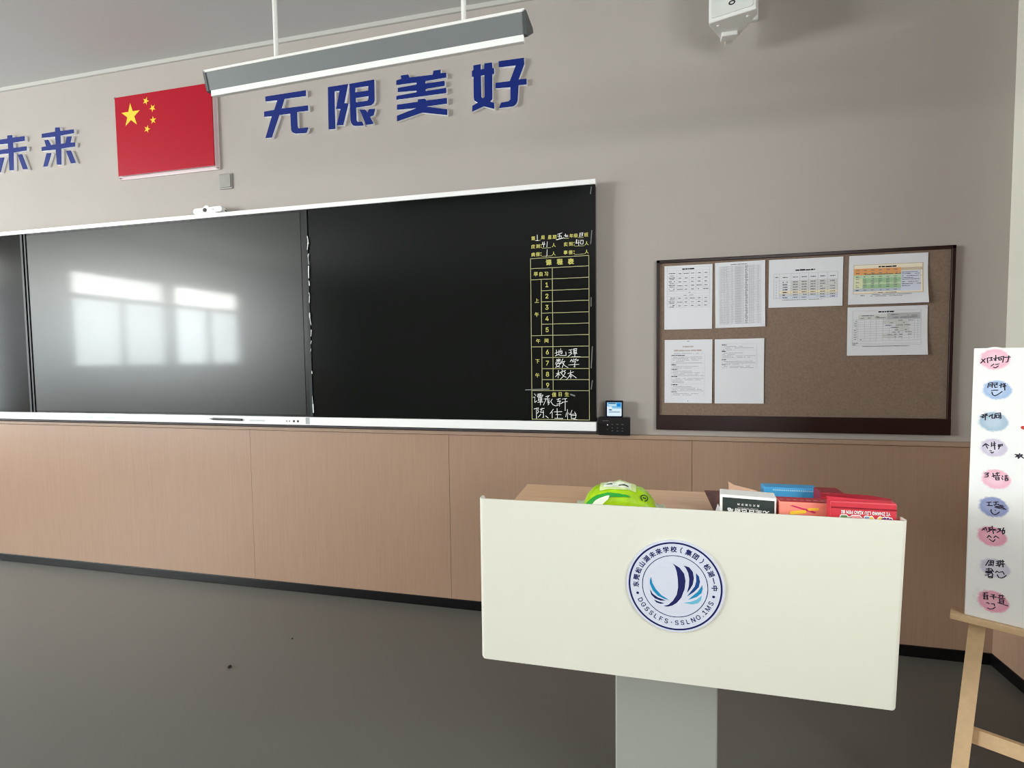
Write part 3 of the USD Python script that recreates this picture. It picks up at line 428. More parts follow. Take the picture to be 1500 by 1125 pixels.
# ------------------------------------------------------------------ raised wall characters
CHARS = [('wei', '未', 'cut off by the left edge of the picture'), ('lai', '来', 'immediately to the left of the red flag'),
         ('wu', '无', 'first to the right of the red flag'), ('xian', '限', 'second to the right of the red flag'),
         ('mei', '美', 'third to the right of the red flag'), ('hao', '好', 'rightmost of the row under the lamp end')]
for key, chx, where in CHARS:
    d = BK['char_' + key]
    t = thing('wall_character', f'blue raised character {chx} with white edges, {where}', 'sign', (d['at'][0], 0, d['at'][1]), group='raised wall characters')
    g = union_all([Polygon([(a / 1000, b / 1000) for a, b in q]).buffer(0) for q in d['poly']])
    for q in d['hole']: g = g.difference(Polygon([(a / 1000, b / 1000) for a, b in q]).buffer(0))
    obj('white_body', stand(extr(g, 0.0165), 0.0), 'letter_white', t)
    obj('blue_face', stand(extr(g.buffer(-0.0008), 0.0018), -0.0164), 'letter_blue', t)

# ------------------------------------------------------------------ flag board
fx0, fx1, fz0, fz1 = -2.972, -2.297, 2.409, 2.860
f = thing('flag_board', 'red five-star flag panel in an acrylic frame high on the wall', 'flag', ((fx0 + fx1) / 2, 0, fz0))
W_, H_ = fx1 - fx0, fz1 - fz0
ox = -W_ / 2
obj('back_plate', bx(ox - 0.018, ox + W_ + 0.014, -0.010, 0, -0.016, H_ + 0.012, 0.002), 'acrylic_pink', f, smooth=30)
obj('core', bx(ox + 0.004, ox + W_ - 0.004, -0.024, -0.010, 0.004, H_ - 0.004), 'acrylic_pink', f)
obj('red_field', bx(ox, ox + W_, -0.030, -0.024, 0, H_, 0.0015), 'flag_red', f, smooth=30)
def star(cx, cy, r, a0):
    return Polygon([(cx + (r if i % 2 == 0 else r * 0.382) * math.cos(a0 + i * math.pi / 5), cy + (r if i % 2 == 0 else r * 0.382) * math.sin(a0 + i * math.pi / 5)) for i in range(10)])
uu = H_ / 20
for (a, b, r) in ((5, 15, 3), (10, 18, 1), (12, 16, 1), (12, 13, 1), (10, 11, 1)):
    a0 = math.pi / 2 if r == 3 else math.atan2(15 - b, 5 - a)
    obj('yellow_star', stand(extr(star(ox + a * uu * W_ / (1.5 * H_), b * uu, r * uu * 1.04, a0), 0.0008), -0.030), 'flag_yellow', f)
for x, z in ((ox - 0.010, -0.008), (ox + W_ + 0.006, -0.008), (ox - 0.010, H_ + 0.004), (ox + W_ + 0.006, H_ + 0.004)):
    obj('standoff_screw', cat_(cyl((x, -0.010, z), (x, -0.020, z), 0.0065, 14)), 'chrome', f, smooth=40)

s = thing('blank_wall_plate', 'small square grey cover plate on the wall beneath the flag', 'switch', (-2.2475, 0, 2.324))
obj('plate', bx(-0.043, 0.043, -0.008, 0, -0.043, 0.043, 0.004), 'switch_grey', s, smooth=30)
obj('face', bx(-0.036, 0.036, -0.0100, -0.007, -0.034, 0.036, 0.003), 'switch_grey', s, smooth=30)

# ------------------------------------------------------------------ suspended blackboard lamp
y_l, y_r, x_l, x_r = -0.850, -0.890, -1.575, -0.3386
Ln = math.hypot(x_r - x_l, y_r - y_l); la = math.degrees(math.atan2(y_r - y_l, x_r - x_l))
lp = thing('blackboard_lamp', 'long grey wedge-shaped lamp hanging on two white rods before the wall', 'lamp', (x_l, y_l, 2.397), la)
prof = [(0.000, 0.000), (0.014, -0.061), (0.022, -0.063), (0.106, -0.003), (0.100, 0.004), (0.006, 0.004)]   # depth, height
def along(pr, a, b):
    g = trimesh.creation.extrude_polygon(Polygon(pr), b - a, engine='earcut'); v = g.vertices
    g.vertices = np.c_[a + v[:, 2], v[:, 0], v[:, 1]]; g.fix_normals(); return g
obj('housing', along(prof, 0.004, Ln - 0.004), 'grey_metal', lp)
capp = Polygon(prof).buffer(0.003, join_style='mitre')
for a, b in ((-0.004, 0.006), (Ln - 0.006, Ln + 0.004)):
    obj('end_cap', along(list(capp.exterior.coords), a, b), 'dark_metal', lp)
obj('lit_top_edge', bx(0, Ln, -0.003, 0.010, -0.002, 0.0075, 0.001), 'white_metal', lp)  # white strip paints in the lit top edge of the housing
obj('diffuser_strip', bx(0.012, Ln - 0.006, 0.0145, 0.030, -0.082, -0.060, 0.002), 'white_plastic', lp, smooth=30)
for x in (0.285, 1.02):
    rd = obj('suspension_rod', cat_(cyl((x, 0.045, 0.0), (x, 0.045, ZC - 2.397 - 0.02), 0.0085, 16)), 'white_metal', lp, smooth=40)
    obj('rod_bracket', bx(x - 0.022, x + 0.022, 0.03, 0.06, 0.003, 0.014, 0.002), 'white_metal', lp, smooth=30)
    obj('ceiling_rose', cyl((x, 0.045, ZC - 2.397 - 0.03), (x, 0.045, ZC - 2.397), 0.035, 24), 'white_metal', lp, smooth=30)
obj('lamp_cable', trimesh.creation.sweep_polygon(Point(0, 0).buffer(0.003, quad_segs=3), np.array([(0.04, 0.05, 0.008), (0.07, 0.05, 0.016), (0.14, 0.05, 0.014), (0.20, 0.05, 0.006)]), engine='earcut'), 'white_metal', lp)

# ------------------------------------------------------------------ wall loudspeaker
sp = thing('wall_speaker', 'white loudspeaker on a wall bracket, cut by the top edge of the picture', 'speaker', (0.371, 0, 2.652))
A = math.radians(17)
def spk(pl, z0, z1, r=0.006):
    s_ = m3.Manifold.sphere(r, 12)
    c = Polygon(pl).buffer(-r).exterior.coords[:-1]
    return m3.Manifold.batch_hull([s_.translate((x, y, z)) for x, y in c for z in (z0 + r, z1 - r)])
front_l, front_r = np.array([-0.084, -0.240]), np.array([0.084, -0.2915])
ud = (front_r - front_l) / np.linalg.norm(front_r - front_l); nd = np.array([-ud[1], ud[0]])
pl = [front_l, front_r, front_r + nd * 0.045, (0.052, -0.116), (-0.016, -0.108), front_l + nd * 0.030]
obj('cabinet', spk(pl, 0, 0.30), 'speaker_white', sp, smooth=30)
def face_pt(u, z, out): p = front_l + ud * u - nd * out; return (p[0], p[1], z)
def on_face(g, depth, out):
    m = extr(g, depth); v = m.vertices; p = front_l[None] + v[:, :1] * ud[None] - (v[:, 2:3] + out) * nd[None]
    m.vertices = np.c_[p, v[:, 1]]; m.fix_normals(); return m
obj('grille', on_face(sbox(0.012, 0.014, 0.164, 0.286).buffer(-0.008).buffer(0.008), 0.004, -0.001), 'grille_white', sp, smooth=30)
lg = affinity.scale(Point(0.088, 0.05).buffer(1), 0.0125, 0.0085, origin=(0.088, 0.05)); lh = affinity.scale(Point(0.088, 0.05).buffer(1), 0.0075, 0.0045, origin=(0.088, 0.05))
obj('logo', on_face(lg.difference(lh), 0.001, 0.003), 'logo_dark', sp)
obj('mounting_tab', uni(bx(-0.022, 0.040, -0.165, -0.12, -0.016, 0.002, 0.004), bx(0.0, 0.03, -0.15, -0.09, -0.012, 0.0, 0.003)), 'speaker_white', sp, smooth=30)
for x, y_ in ((-0.045, -0.215), (0.06, -0.25)): obj('screw', cyl((x, y_, -0.003), (x, y_, 0.002), 0.005, 10), 'white_frame', sp)  # screw heads are white to put their glint into the colour
obj('wall_plate', bx(0.03, 0.148, -0.018, 0, 0.116, 0.30, 0.003), 'speaker_white', sp, smooth=30)
obj('bracket_arm', bx(0.02, 0.07, -0.13, -0.01, 0.15, 0.22, 0.004), 'speaker_white', sp, smooth=30)

# ------------------------------------------------------------------ pin board with papers
kx0, kx1, kz0, kz1 = 0.096, 1.281, 0.967, 1.754
cb = thing('pin_board', 'wide brown cloth pin board in a dark red wooden frame', 'pinboard', ((kx0 + kx1) / 2, 0, kz0))
hw, hh = (kx1 - kx0) / 2, kz1 - kz0
obj('cloth_panel', bx(-hw + 0.01, hw - 0.01, -0.014, -0.001, 0.06, hh - 0.01), 'cork_cloth', cb)
for q in ((-hw, -hw + 0.0145, -0.022, 0, 0, hh), (hw - 0.0145, hw, -0.022, 0, 0, hh), (-hw, hw, -0.022, 0, hh - 0.0145, hh)):
    obj('frame_rail', bx(*q, 0.002), 'cork_frame', cb, smooth=30)
obj('bottom_ledge', bx(-hw, hw, -0.024, 0, 0, 0.069, 0.002), 'cork_frame', cb, smooth=30)

YPAP = -0.0145
def sheet(label, x0, z0, w, h, tilt=0.0, lift=(0.002, 0.002, 0.002, 0.002), pins=True):
    """A printed sheet; its corners stand off the cloth by lift (bl, br, tr, tl)."""
    t = thing('paper_sheet', label, 'paper', (x0, YPAP, z0), 0, 'printed sheets on the pin board')
    return t, w, h, lift, tilt
def lift_at(s, x, z):
    _, w, h, lf, _ = s; u, v = np.clip(x / w, 0, 1), np.clip(z / h, 0, 1)
    bl, br, tr, tl = lf
    return bl * (1 - u) ** 2 * (1 - v) ** 2 + br * u ** 2 * (1 - v) ** 2 + tr * u ** 2 * v ** 2 + tl * (1 - u) ** 2 * v ** 2 + 0.0008
def bend(s, m, extra):
    t, w, h, lf, tilt = s
    m = m if len(m.faces) > 4000 else m.subdivide_to_size(0.03)
    v = m.vertices; y = -lift_at(s, v[:, 0], v[:, 1]) - extra
    c_, s_ = math.cos(tilt), math.sin(tilt)
    m.vertices = np.c_[v[:, 0] * c_ - v[:, 1] * s_, y, v[:, 0] * s_ + v[:, 1] * c_]
    return m
def paper(s):
    t, w, h, lf, tilt = s
    top = flat(sbox(0, 0, w, h)).subdivide_to_size(0.025); back = top.copy(); back.faces = back.faces[:, ::-1]
    a = bend(s, top, 0.0002); b = bend(s, back, -0.0003)
    obj('sheet', cat_(a, b), 'paper', t, smooth=True)
    for x in (0.008, w - 0.008):
        for z in (0.008, h - 0.008): obj('pin', bend(s, flat(Point(x, z).buffer(0.0022, quad_segs=3)), 0.0025), 'pin_clear', t)
def put(s, name, geoms, material, extra):
    obj(name, bend(s, flat(union_all(geoms)), extra * 2.5), material, s[0], kind='stuff' if len(geoms) > 3 else None)
def words(x0, x1, y, h, r, fill=0.85):
    """An unreadable line of print: a run of small uneven bars."""
    out, x = [], x0
    while x < x1:
        w_ = min(r.uniform(0.4, 2.6) * h * 1.6, x1 - x)
        if r.random() < fill: out.append(sbox(x, y, x + w_, y + h * r.uniform(0.75, 1.0)))
        x += w_ + h * 0.35
    return out

R = random.Random(21)
# 1 class timetable
s = sheet('paper sheet with a six-column class timetable, top left on the pin board', 0.131, 1.434, 0.209, 0.292)
paper(s); W0, H0 = s[1], s[2]
cx = [0.012, 0.054, 0.082, 0.109, 0.138, 0.166, 0.196]; ry = [0.268, 0.243, 0.226, 0.209, 0.192, 0.175, 0.163, 0.151, 0.134, 0.117, 0.100]
k = 0.0009
g = [sbox(cx[0], yv, cx[-1], yv + k) for yv in ry] + [sbox(cx[0], 0.282, cx[-1], 0.2827)]
g += [sbox(x, a, x + k, b) for x in cx for a, b in ((ry[5], ry[0]), (ry[10], ry[7]))] + [sbox(x, 0.1, x + k, 0.282) for x in (cx[0], cx[-1])]
put(s, 'printed_table', g, 'ink_rule', 0.0003)
g = []
for a, b in zip(ry[:-1], ry[1:]):
    if (a, b) in ((ry[5], ry[6]), (ry[6], ry[7])):
        g += words(0.085, 0.135, (a + b) / 2 - 0.002, 0.0028, R, 0.5); continue
    for i in range(6):
        m_ = (cx[i] + cx[i + 1]) / 2; hw_ = (0.014 if i == 0 else 0.006 + 0.005 * (R.random() < .15))
        g += words(m_ - hw_, m_ + hw_, (a + b) / 2 - (0.0 if i == 0 else 0.002), 0.0040, R, 0.95)
        if i == 0: g += words(m_ - 0.010, m_ + 0.010, b + 0.002, 0.003, R, 0.9)
put(s, 'printed_text', g, 'ink_mid', 0.0004)
put(s, 'printed_title', words(0.078, 0.132, 0.2725, 0.0058, R, 1), 'ink_bold', 0.0004)

# 2 name list in narrow columns
s = sheet('paper sheet of narrow vertical figure columns, just right of the class timetable sheet', 0.354, 1.436, 0.2085, 0.293, 0.012, (0.002, 0.006, 0.003, 0.002))
paper(s)
g, gd, gb = [], [], []
cols = [(0.020, 0.034, 1), (0.036, 0.047, 1), (0.049, 0.062, 1), (0.066, 0.079, 1), (0.084, 0.110, 2), (0.114, 0.122, 1), (0.124, 0.139, 3), (0.143, 0.150, 1), (0.152, 0.168, 1), (0.174, 0.188, 1)]
yv = 0.272
while yv > 0.014:
    for a, b, kind in cols:
        g2 = g if kind == 1 else (gd if kind == 2 else gb)
        lo = a + R.uniform(0, (b - a) * (.1 if kind == 1 else .3 if kind == 3 else 0)); hi = b - R.uniform(0, (b - a) * (.25 if kind == 1 else .35 if kind == 3 else .02))
        g2.append(sbox(lo, yv, hi, yv + 0.0026))
    yv -= 0.0052
put(s, 'printed_column', g, 'ink_rule', 0.0003); put(s, 'printed_column', gd, 'ink_pale', 0.0003); put(s, 'printed_column', gb, 'ink_mid', 0.0003)
put(s, 'printed_rule', [sbox(x, 0.012, x + 0.0008, 0.276) for x in (0.018, 0.035, 0.048, 0.064, 0.081, 0.112, 0.1415, 0.151, 0.171, 0.190)], 'ink_pale', 0.0003)
put(s, 'printed_title', words(0.066, 0.135, 0.280, 0.0035, R, .9), 'ink_mid', 0.0003)

# 3, 4 text pages below
def text_page(s, blocks, title):
    paper(s); g, gb = [], []
    for y0, n, head in blocks:
        gb += words(0.030, 0.030 + head, y0, 0.0040, R, 1)
        for i in range(n):
            g += words(0.034 if i else 0.038, R.choice((0.172, 0.12, 0.165, 0.085, 0.15)), y0 - 0.0075 - 0.0068 * i, 0.0026, R, .88)
    put(s, 'printed_text', g, 'ink_pale', 0.0003); put(s, 'printed_heading', gb, 'ink', 0.0003)
    put(s, 'printed_rule', [sbox(0.030, blocks[-1][0] - 0.02, 0.0306, blocks[0][0] + 0.004), sbox(0.176, blocks[-1][0] - 0.02, 0.1766, blocks[0][0] + 0.004)] + [sbox(0.030, b[0] + 0.0056, 0.1766, b[0] + 0.0062) for b in blocks], 'ink_rule', 0.0003)
    if title:
        put(s, 'printed_title', words(0.080, 0.128, 0.258, 0.0072, R, .95) + words(0.042, 0.168, 0.240, 0.0072, R, .9), 'ink_reddish', 0.0003)
        put(s, 'printed_subtitle', words(0.042, 0.165, 0.229, 0.0028, R, .8), 'ink_pale', 0.0003)
s = sheet('paper sheet with a pale reddish title and paragraphs, lower left on the pin board', 0.133, 1.093, 0.209, 0.293, 0.0, (0.002, 0.004, 0.002, 0.002))
text_page(s, [(0.219, 5, 0.060), (0.176, 2, 0.022), (0.154, 4, 0.028), (0.121, 4, 0.026), (0.083, 4, 0.028), (0.050, 2, 0.024)], True)
put(s, 'page_mark', [sbox(0.102, 0.008, 0.106, 0.0115)], 'ink_mid', 0.0003); put(s, 'page_mark', [sbox(0.098, 0.284, 0.110, 0.2865)], 'ink_mid', 0.0003)
s = sheet('mostly blank paper sheet, paragraphs only at its head, right of the reddish-titled sheet', 0.354, 1.092, 0.207, 0.293, 0.006, (0.002, 0.003, 0.004, 0.002))
text_page(s, [(0.265, 3, 0.020), (0.236, 4, 0.018), (0.198, 3, 0.018), (0.176, 2, 0.016)], False)

# 5 landscape table with pastel rows
s = sheet('landscape sheet with pastel cream and blue table rows, top centre of the pin board', 0.575, 1.520, 0.2935, 0.210, 0.0, (0.004, 0.003, 0.002, 0.003))
paper(s)
tx0, tx1, ty0, ty1 = 0.021, 0.273, 0.038, 0.147
yy = [0.147, 0.116, 0.105, 0.094, 0.083, 0.0715, 0.060, 0.0485, 0.038]; xx = [0.021, 0.043, 0.090, 0.125, 0.160, 0.196, 0.235, 0.273]
put(s, 'tinted_row', [sbox(xx[2], yy[i + 1], tx1, yy[i]) for i in (1, 2, 3, 4)], 'tint_grey', 0.0002)
put(s, 'tinted_row', [sbox(xx[1], yy[6], tx1, yy[5])], 'tint_sand', 0.0002)
put(s, 'tinted_row', [sbox(xx[1], yy[7], tx1, yy[6])], 'tint_grey', 0.0002); put(s, 'tinted_row', [sbox(xx[1], yy[8], tx1, yy[7])], 'tint_blue', 0.0002)
put(s, 'printed_table', [sbox(xx[1] if i not in (0, 1, 8) else tx0, yv, tx1, yv + 0.0008) for i, yv in enumerate(yy)] + [sbox(x, ty0, x + 0.0008, ty1) for x in xx], 'ink_pale', 0.0003)
g, gb = [], []
for i in range(8):
    for j in range(1, 7):
        m_ = (xx[j] + xx[j + 1]) / 2; a = (yy[i] + yy[i + 1]) / 2 - 0.0022
        (gb if j == 1 and i else g).extend(words(m_ - 0.010, m_ + 0.010, a, 0.0042, R, .95))
g += words(0.026, 0.038, 0.131, 0.004, R, 1) + words(0.055, 0.22, 0.031, 0.0026, R, .9) + [sbox(0.030, yy[i + 1] + 0.003, 0.032, yy[i + 1] + 0.007) for i in range(1, 8)]
put(s, 'printed_text', g, 'ink_mid', 0.0004); put(s, 'printed_text', gb, 'ink', 0.0004)
put(s, 'printed_title', words(0.107, 0.184, 0.158, 0.0060, R, 1), 'ink_bold', 0.0004)

# 6 orange and green chart
s = sheet('landscape sheet with an orange and green chart, top right on the pin board', 0.890, 1.523, 0.292, 0.207, -0.004, (0.003, 0.022, 0.004, 0.003))
paper(s)
X = lambda a: 0.292 * (a - 82) / 1363.0
bz = lambda a: 0.207 * (1 - a)
put(s, 'tinted_field', [sbox(0.018, 0.044, 0.276, 0.168)], 'tint_tan', 0.0002)
put(s, 'tinted_field', [sbox(0.0205, 0.047, 0.272, 0.1655)], 'tint_cream', 0.0003)
put(s, 'orange_header', [sbox(0.0205, 0.124, 0.195, 0.151)], 'tint_orange', 0.0004); put(s, 'tan_header', [sbox(0.195, 0.138, 0.272, 0.150)], 'tint_tan', 0.0004)
put(s, 'green_field', [sbox(0.053, 0.066, 0.195, 0.110)], 'tint_green', 0.0004); put(s, 'pale_green_field', [sbox(0.0205, 0.110, 0.195, 0.124), sbox(0.053, 0.083, 0.195, 0.091)], 'tint_green_pale', 0.0005)
put(s, 'pale_green_field', [sbox(0.0205, 0.066, 0.053, 0.110)], 'tint_yellow', 0.0004); put(s, 'blue_grey_field', [sbox(0.0205, 0.054, 0.195, 0.066)], 'tint_blue_grey', 0.0004)
put(s, 'white_field', [sbox(0.195, 0.052, 0.266, 0.136)], 'tint_blue', 0.0004)
g, gb = [], []
for i in range(6):
    m_ = 0.034 + i * 0.0283
    for yv in (0.142, 0.130, 0.1145, 0.1055, 0.0985, 0.0915, 0.085, 0.078, 0.071, 0.0585):
        if i == 0 and yv in (0.0985, 0.085): continue
        (gb if yv in (0.1145, 0.0585, 0.130) and i == 0 else g).extend(words(m_ - 0.006, m_ + 0.006, yv, 0.0032, R, .9))
for yv, e in ((0.129, .255), (0.122, .262), (0.113, .268), (0.105, .24), (0.0985, .262), (0.0885, .258), (0.080, .266), (0.072, .228)): g += words(0.199, e, yv, 0.0030, R, .9)
g += words(0.10, 0.18, 0.047, 0.0026, R, .7) + words(0.078, 0.235, 0.0385, 0.0024, R, .8) + words(0.084, 0.20, 0.0325, 0.0024, R, .8)
put(s, 'printed_text', g, 'ink_mid', 0.0006); put(s, 'printed_text', gb + words(0.060, 0.195, 0.1245, 0.0030, R, .95) + words(0.046, 0.062, 0.036, 0.003, R, 1), 'ink', 0.0006)
put(s, 'printed_title', words(0.112, 0.178, 0.154, 0.0058, R, 1), 'ink_bold', 0.0006)

# 7 grey schedule
s = sheet('landscape grey ruled schedule sheet directly below the orange and green chart', 0.890, 1.304, 0.298, 0.207, 0.004, (0.003, 0.012, 0.002, 0.002))
paper(s)
put(s, 'grey_header', [sbox(0.042, 0.152, 0.150, 0.174)], 'tint_grey', 0.0002); put(s, 'grey_header', [sbox(0.150, 0.152, 0.272, 0.178)], 'tint_grey_dark', 0.0002)
put(s, 'grey_header', [sbox(0.135, 0.134, 0.225, 0.152), sbox(0.182, 0.098, 0.228, 0.134), sbox(0.135, 0.073, 0.180, 0.090)], 'tint_grey', 0.0002)
yy = [0.190, 0.152] + [0.152 - 0.0098 * i for i in range(1, 9)] + [0.062, 0.050, 0.043]
put(s, 'printed_table', [sbox(0.020, yv, 0.274, yv + 0.0007) for yv in yy] + [sbox(x, 0.043 if x in (0.020, 0.274) else 0.062, x + 0.0007, 0.190 if x in (0.020, 0.274) else 0.152) for x in (0.020, 0.040, 0.065, 0.088, 0.110, 0.134, 0.158, 0.182, 0.206, 0.230, 0.250, 0.262, 0.274)], 'ink_pale', 0.0003)
g = []
for yv in yy[1:10]: g += words(0.025, 0.036, yv - 0.006, 0.003, R, .9)
for _ in range(34):
    x = R.uniform(0.14, 0.235); yv = R.choice(yy[2:10]) + 0.003; g += words(x, x + R.uniform(.008, .02), yv, 0.003, R, .9)
for yv, a, b in ((0.168, 0.055, 0.10), (0.158, 0.05, 0.15), (0.163, 0.10, 0.12), (0.170, 0.165, 0.19), (0.158, 0.17, 0.26), (0.165, 0.225, 0.26), (0.052, 0.021, 0.042), (0.045, 0.021, 0.034), (0.066, 0.048, 0.056)): g += words(a, b, yv, 0.0034, R, .8)
put(s, 'printed_text', g, 'ink_mid', 0.0004); put(s, 'printed_note', words(0.058, 0.232, 0.0375, 0.0026, R, .92), 'ink_mid', 0.0004)
put(s, 'printed_title', words(0.117, 0.175, 0.182, 0.0055, R, 1), 'ink_bold', 0.0004)

# ------------------------------------------------------------------ intercom between the boards
ic = thing('control_panel', 'black control unit with a lit blue screen beside the right end of the blackboard', 'control panel', (-0.097, 0, CAP1))
obj('base_box', bx(-0.074, 0.074, -0.052, 0, 0, 0.084, 0.004), 'black_plastic', ic, smooth=30)
sc = obj('screen_housing', bx(-0.041, 0.041, -0.050, -0.030, 0.080, 0.165, 0.003), 'screen_black', ic, smooth=30)
ys = -0.0502
def scr(x0, x1, z0, z1, e): return stand(flat(sbox(x0, z0, x1, z1)), ys - e)
obj('screen_picture', stand(flat(sbox(-0.034, 0.092, 0.034, 0.157).buffer(-.004).buffer(.004)), ys - 0.0004), 'lcd_white', ic, label='lit blue and white screen')
obj('screen_banner', cat_(scr(-0.034, 0.034, 0.138, 0.157, 0.0006), scr(-0.010, 0.034, 0.128, 0.138, 0.0006)), 'lcd_sky', ic)
obj('screen_banner', scr(0.012, 0.030, 0.137, 0.154, 0.0008), 'lcd_blue', ic)
obj('screen_line', cat_(scr(-0.024, -0.011, 0.119, 0.124, 0.0008), scr(-0.024, 0.026, 0.110, 0.1125, 0.0008), scr(-0.026, 0.006, 0.150, 0.154, 0.0009)), 'lcd_ink', ic, kind='stuff')
obj('screen_line', scr(-0.026, 0.010, 0.142, 0.147, 0.0008), 'lcd_white', ic)
kb = -0.0522
obj('key_legend', cat_(*[scr(x - w_, x + w_, z - 0.0012, z + 0.0012, 0.0022) for x, z, w_ in ((-0.049, 0.069, 0.005), (-0.034, 0.069, 0.008), (-0.032, 0.028, 0.002), (-0.009, 0.052, 0.003), (-0.009, 0.036, 0.003), (-0.009, 0.022, 0.004), (0.015, 0.053, 0.005), (0.015, 0.036, 0.003), (0.015, 0.021, 0.004), (0.038, 0.053, 0.005), (0.038, 0.034, 0.003), (0.038, 0.021, 0.004))]), 'key_grey', ic, kind='stuff')
obj('indicator_light', cyl((-0.031, -0.0535, 0.050), (-0.031, -0.051, 0.050), 0.0028, 12), 'led_red', ic)

# ------------------------------------------------------------------ lectern
LX0, LX1, LY, LZ0, LZ1 = -0.355, 0.5184, -1.390, 0.602, 0.987
lec = thing('lectern', 'cream metal lectern with a round school emblem on its wide front plate', 'lectern', (0.0817, -1.14, 0))
lx, ly = 0.0817, -1.14
x0, x1, yf = LX0 - lx, LX1 - lx, LY - ly
rb_, th, fl = 0.010, 0.003, 0.044
arcl = [(x0 + rb_ - rb_ * math.cos(a), yf + rb_ - rb_ * math.sin(a)) for a in np.linspace(0, math.pi / 2, 7)]
arcr = [(x1 - rb_ + rb_ * math.sin(a), yf + rb_ - rb_ * math.cos(a)) for a in np.linspace(0, math.pi / 2, 7)]
path = [(x0, yf + fl)] + arcl + arcr + [(x1, yf + fl)]
sheet_ = extr(LineString(path).buffer(th / 2, cap_style='flat', join_style='mitre'), LZ1 - LZ0)
sheet_.apply_translation([0, 0, LZ0])
vv, ff, _ = meshkit.arrays(sheet_)
mfd = m3.Manifold(m3.Mesh(np.asarray(vv, np.float32), np.asarray(ff, np.uint32)))
rc = 0.020                                           # rounded top and bottom corners of the side flanges
for sz, zc_ in ((1, LZ1), (-1, LZ0)):
    y_e = yf + fl
    a = Polygon([(y_e - rc, zc_ - sz * rc), (y_e + .01, zc_ - sz * rc), (y_e + .01, zc_ + sz * .01), (y_e - rc, zc_ + sz * .01)]).difference(Point(y_e - rc, zc_ - sz * rc).buffer(rc, quad_segs=8))
    e = extr(a, 2.0); v = e.vertices; e.vertices = np.c_[v[:, 2] - 1.0, v[:, 0], v[:, 1]]; e.fix_normals()
    mfd = mfd - m3.Manifold(m3.Mesh(np.asarray(e.vertices, np.float32), np.asarray(e.faces, np.uint32)))
# rounded lower front corners
for sx, xc in ((-1, x0 - th), (1, x1 + th)):
    r2 = 0.012
    a = Polygon([(xc, LZ0 - .01), (xc - sx * r2, LZ0 - .01), (xc - sx * r2, LZ0 + r2), (xc, LZ0 + r2)]).difference(Point(xc - sx * r2, LZ0 + r2).buffer(r2, quad_segs=8))
    e = extr(a, 0.03); e = stand(e, yf + 0.014); e.fix_normals()
    mfd = mfd - m3.Manifold(m3.Mesh(np.asarray(e.vertices, np.float32), np.asarray(e.faces, np.uint32)))
vv, ff, _ = meshkit.arrays(mfd)
tap = vv[:, 0] > 0.25                                 # the right side draws in a little towards the foot
vv[tap, 0] -= 0.0105 * (LZ1 - vv[tap, 2]) / (LZ1 - LZ0)
obj('front_plate', (vv, ff), 'cream_metal', lec, smooth=25)
obj('desk_top', bx(-0.345 - lx, 0.507 - lx, LY + 0.006 - ly, -0.89 - ly, 0.876, 0.900, 0.003), 'desk_wood', lec, smooth=30)
obj('desk_box', bx(-0.30 - lx, 0.46 - lx, LY + 0.02 - ly, -0.95 - ly, 0.700, 0.876, 0.003), 'cream_metal', lec, smooth=30)
obj('column', bx(-0.0505 - lx, 0.2030 - lx, -1.193 - ly, -1.06 - ly, 0.010, 0.700, 0.005), 'column_shade_grey', lec, smooth=30)
obj('base_plate', bx(-0.09 - lx, 0.243 - lx, -1.40 - ly, -1.02 - ly, 0, 0.012, 0.003), 'column_shade_grey', lec, smooth=30)
ex, ez, ye = BK['emblem_c'][0] - lx, BK['emblem_c'][1], yf - th / 2
def emb(g, lift, d=0.0):
    m = extr(g, d) if d else flat(g)
    m = stand(m, ye - lift); m.apply_translation([ex, 0, ez]); return m
em = obj('emblem', emb(Point(0, 0).buffer(0.1013, quad_segs=24), 0.0, 0.0035), 'emblem_white', lec, smooth=30, label='round white school emblem plaque')
e1 = 0.0038
ring = lambda r, w_: Point(0, 0).buffer(r + w_ / 2, quad_segs=32).difference(Point(0, 0).buffer(r - w_ / 2, quad_segs=32))
obj('outer_ring', emb(ring(0.0950, 0.0036), e1), 'emblem_navy', em)
obj('inner_ring', emb(ring(0.0674, 0.0014), e1), 'emblem_navy', em)
def arc_text(chars, angles, r, h, flip, bold=2):
    out = []
    for c, a in zip(chars, angles):
        g_, _ = glyph(c, bold)
        if g_.is_empty: continue
        k_ = h if ord(c) > 0x2000 else h / 0.73
        g_ = affinity.scale(g_, k_, k_, origin=(0, 0)); b = g_.bounds
        cy = (0.38 * h if ord(c) > 0x2000 else h / 2)
        g_ = affinity.translate(g_, -(b[0] + b[2]) / 2, -cy)
        ar = math.radians(a)
        g_ = affinity.rotate(g_, a - 90 if not flip else a + 90, origin=(0, 0))
        out.append(affinity.translate(g_, r * math.cos(ar), r * math.sin(ar)))
    return union_all(out)
top = '东莞松山湖未来学校（集团）松湖一中'
ang = [181.5 - 11.2 * i for i in range(len(top))]
low = 'DGSSLFS·SSLNO.1MS'
adv = [{'·': 0.85, '.': 0.62, '1': 0.8, 'M': 1.15, 'O': 1.05}.get(c, 1.0) for c in low]
pos = np.cumsum(adv) - np.array(adv) / 2; pos = (pos - pos[0]) / (pos[-1] - pos[0])
obj('emblem_lettering', emb(union_all([arc_text(top, ang, 0.0812, 0.0132, False), arc_text(low, -153.0 + 130.5 * pos, 0.0800, 0.0098, True, 1),
    *[Point(0.0805 * math.cos(math.radians(a)), 0.0805 * math.sin(math.radians(a))).buffer(0.0028) for a in (-164.6, -11.2)]]), e1), 'emblem_navy', em, kind='stuff')
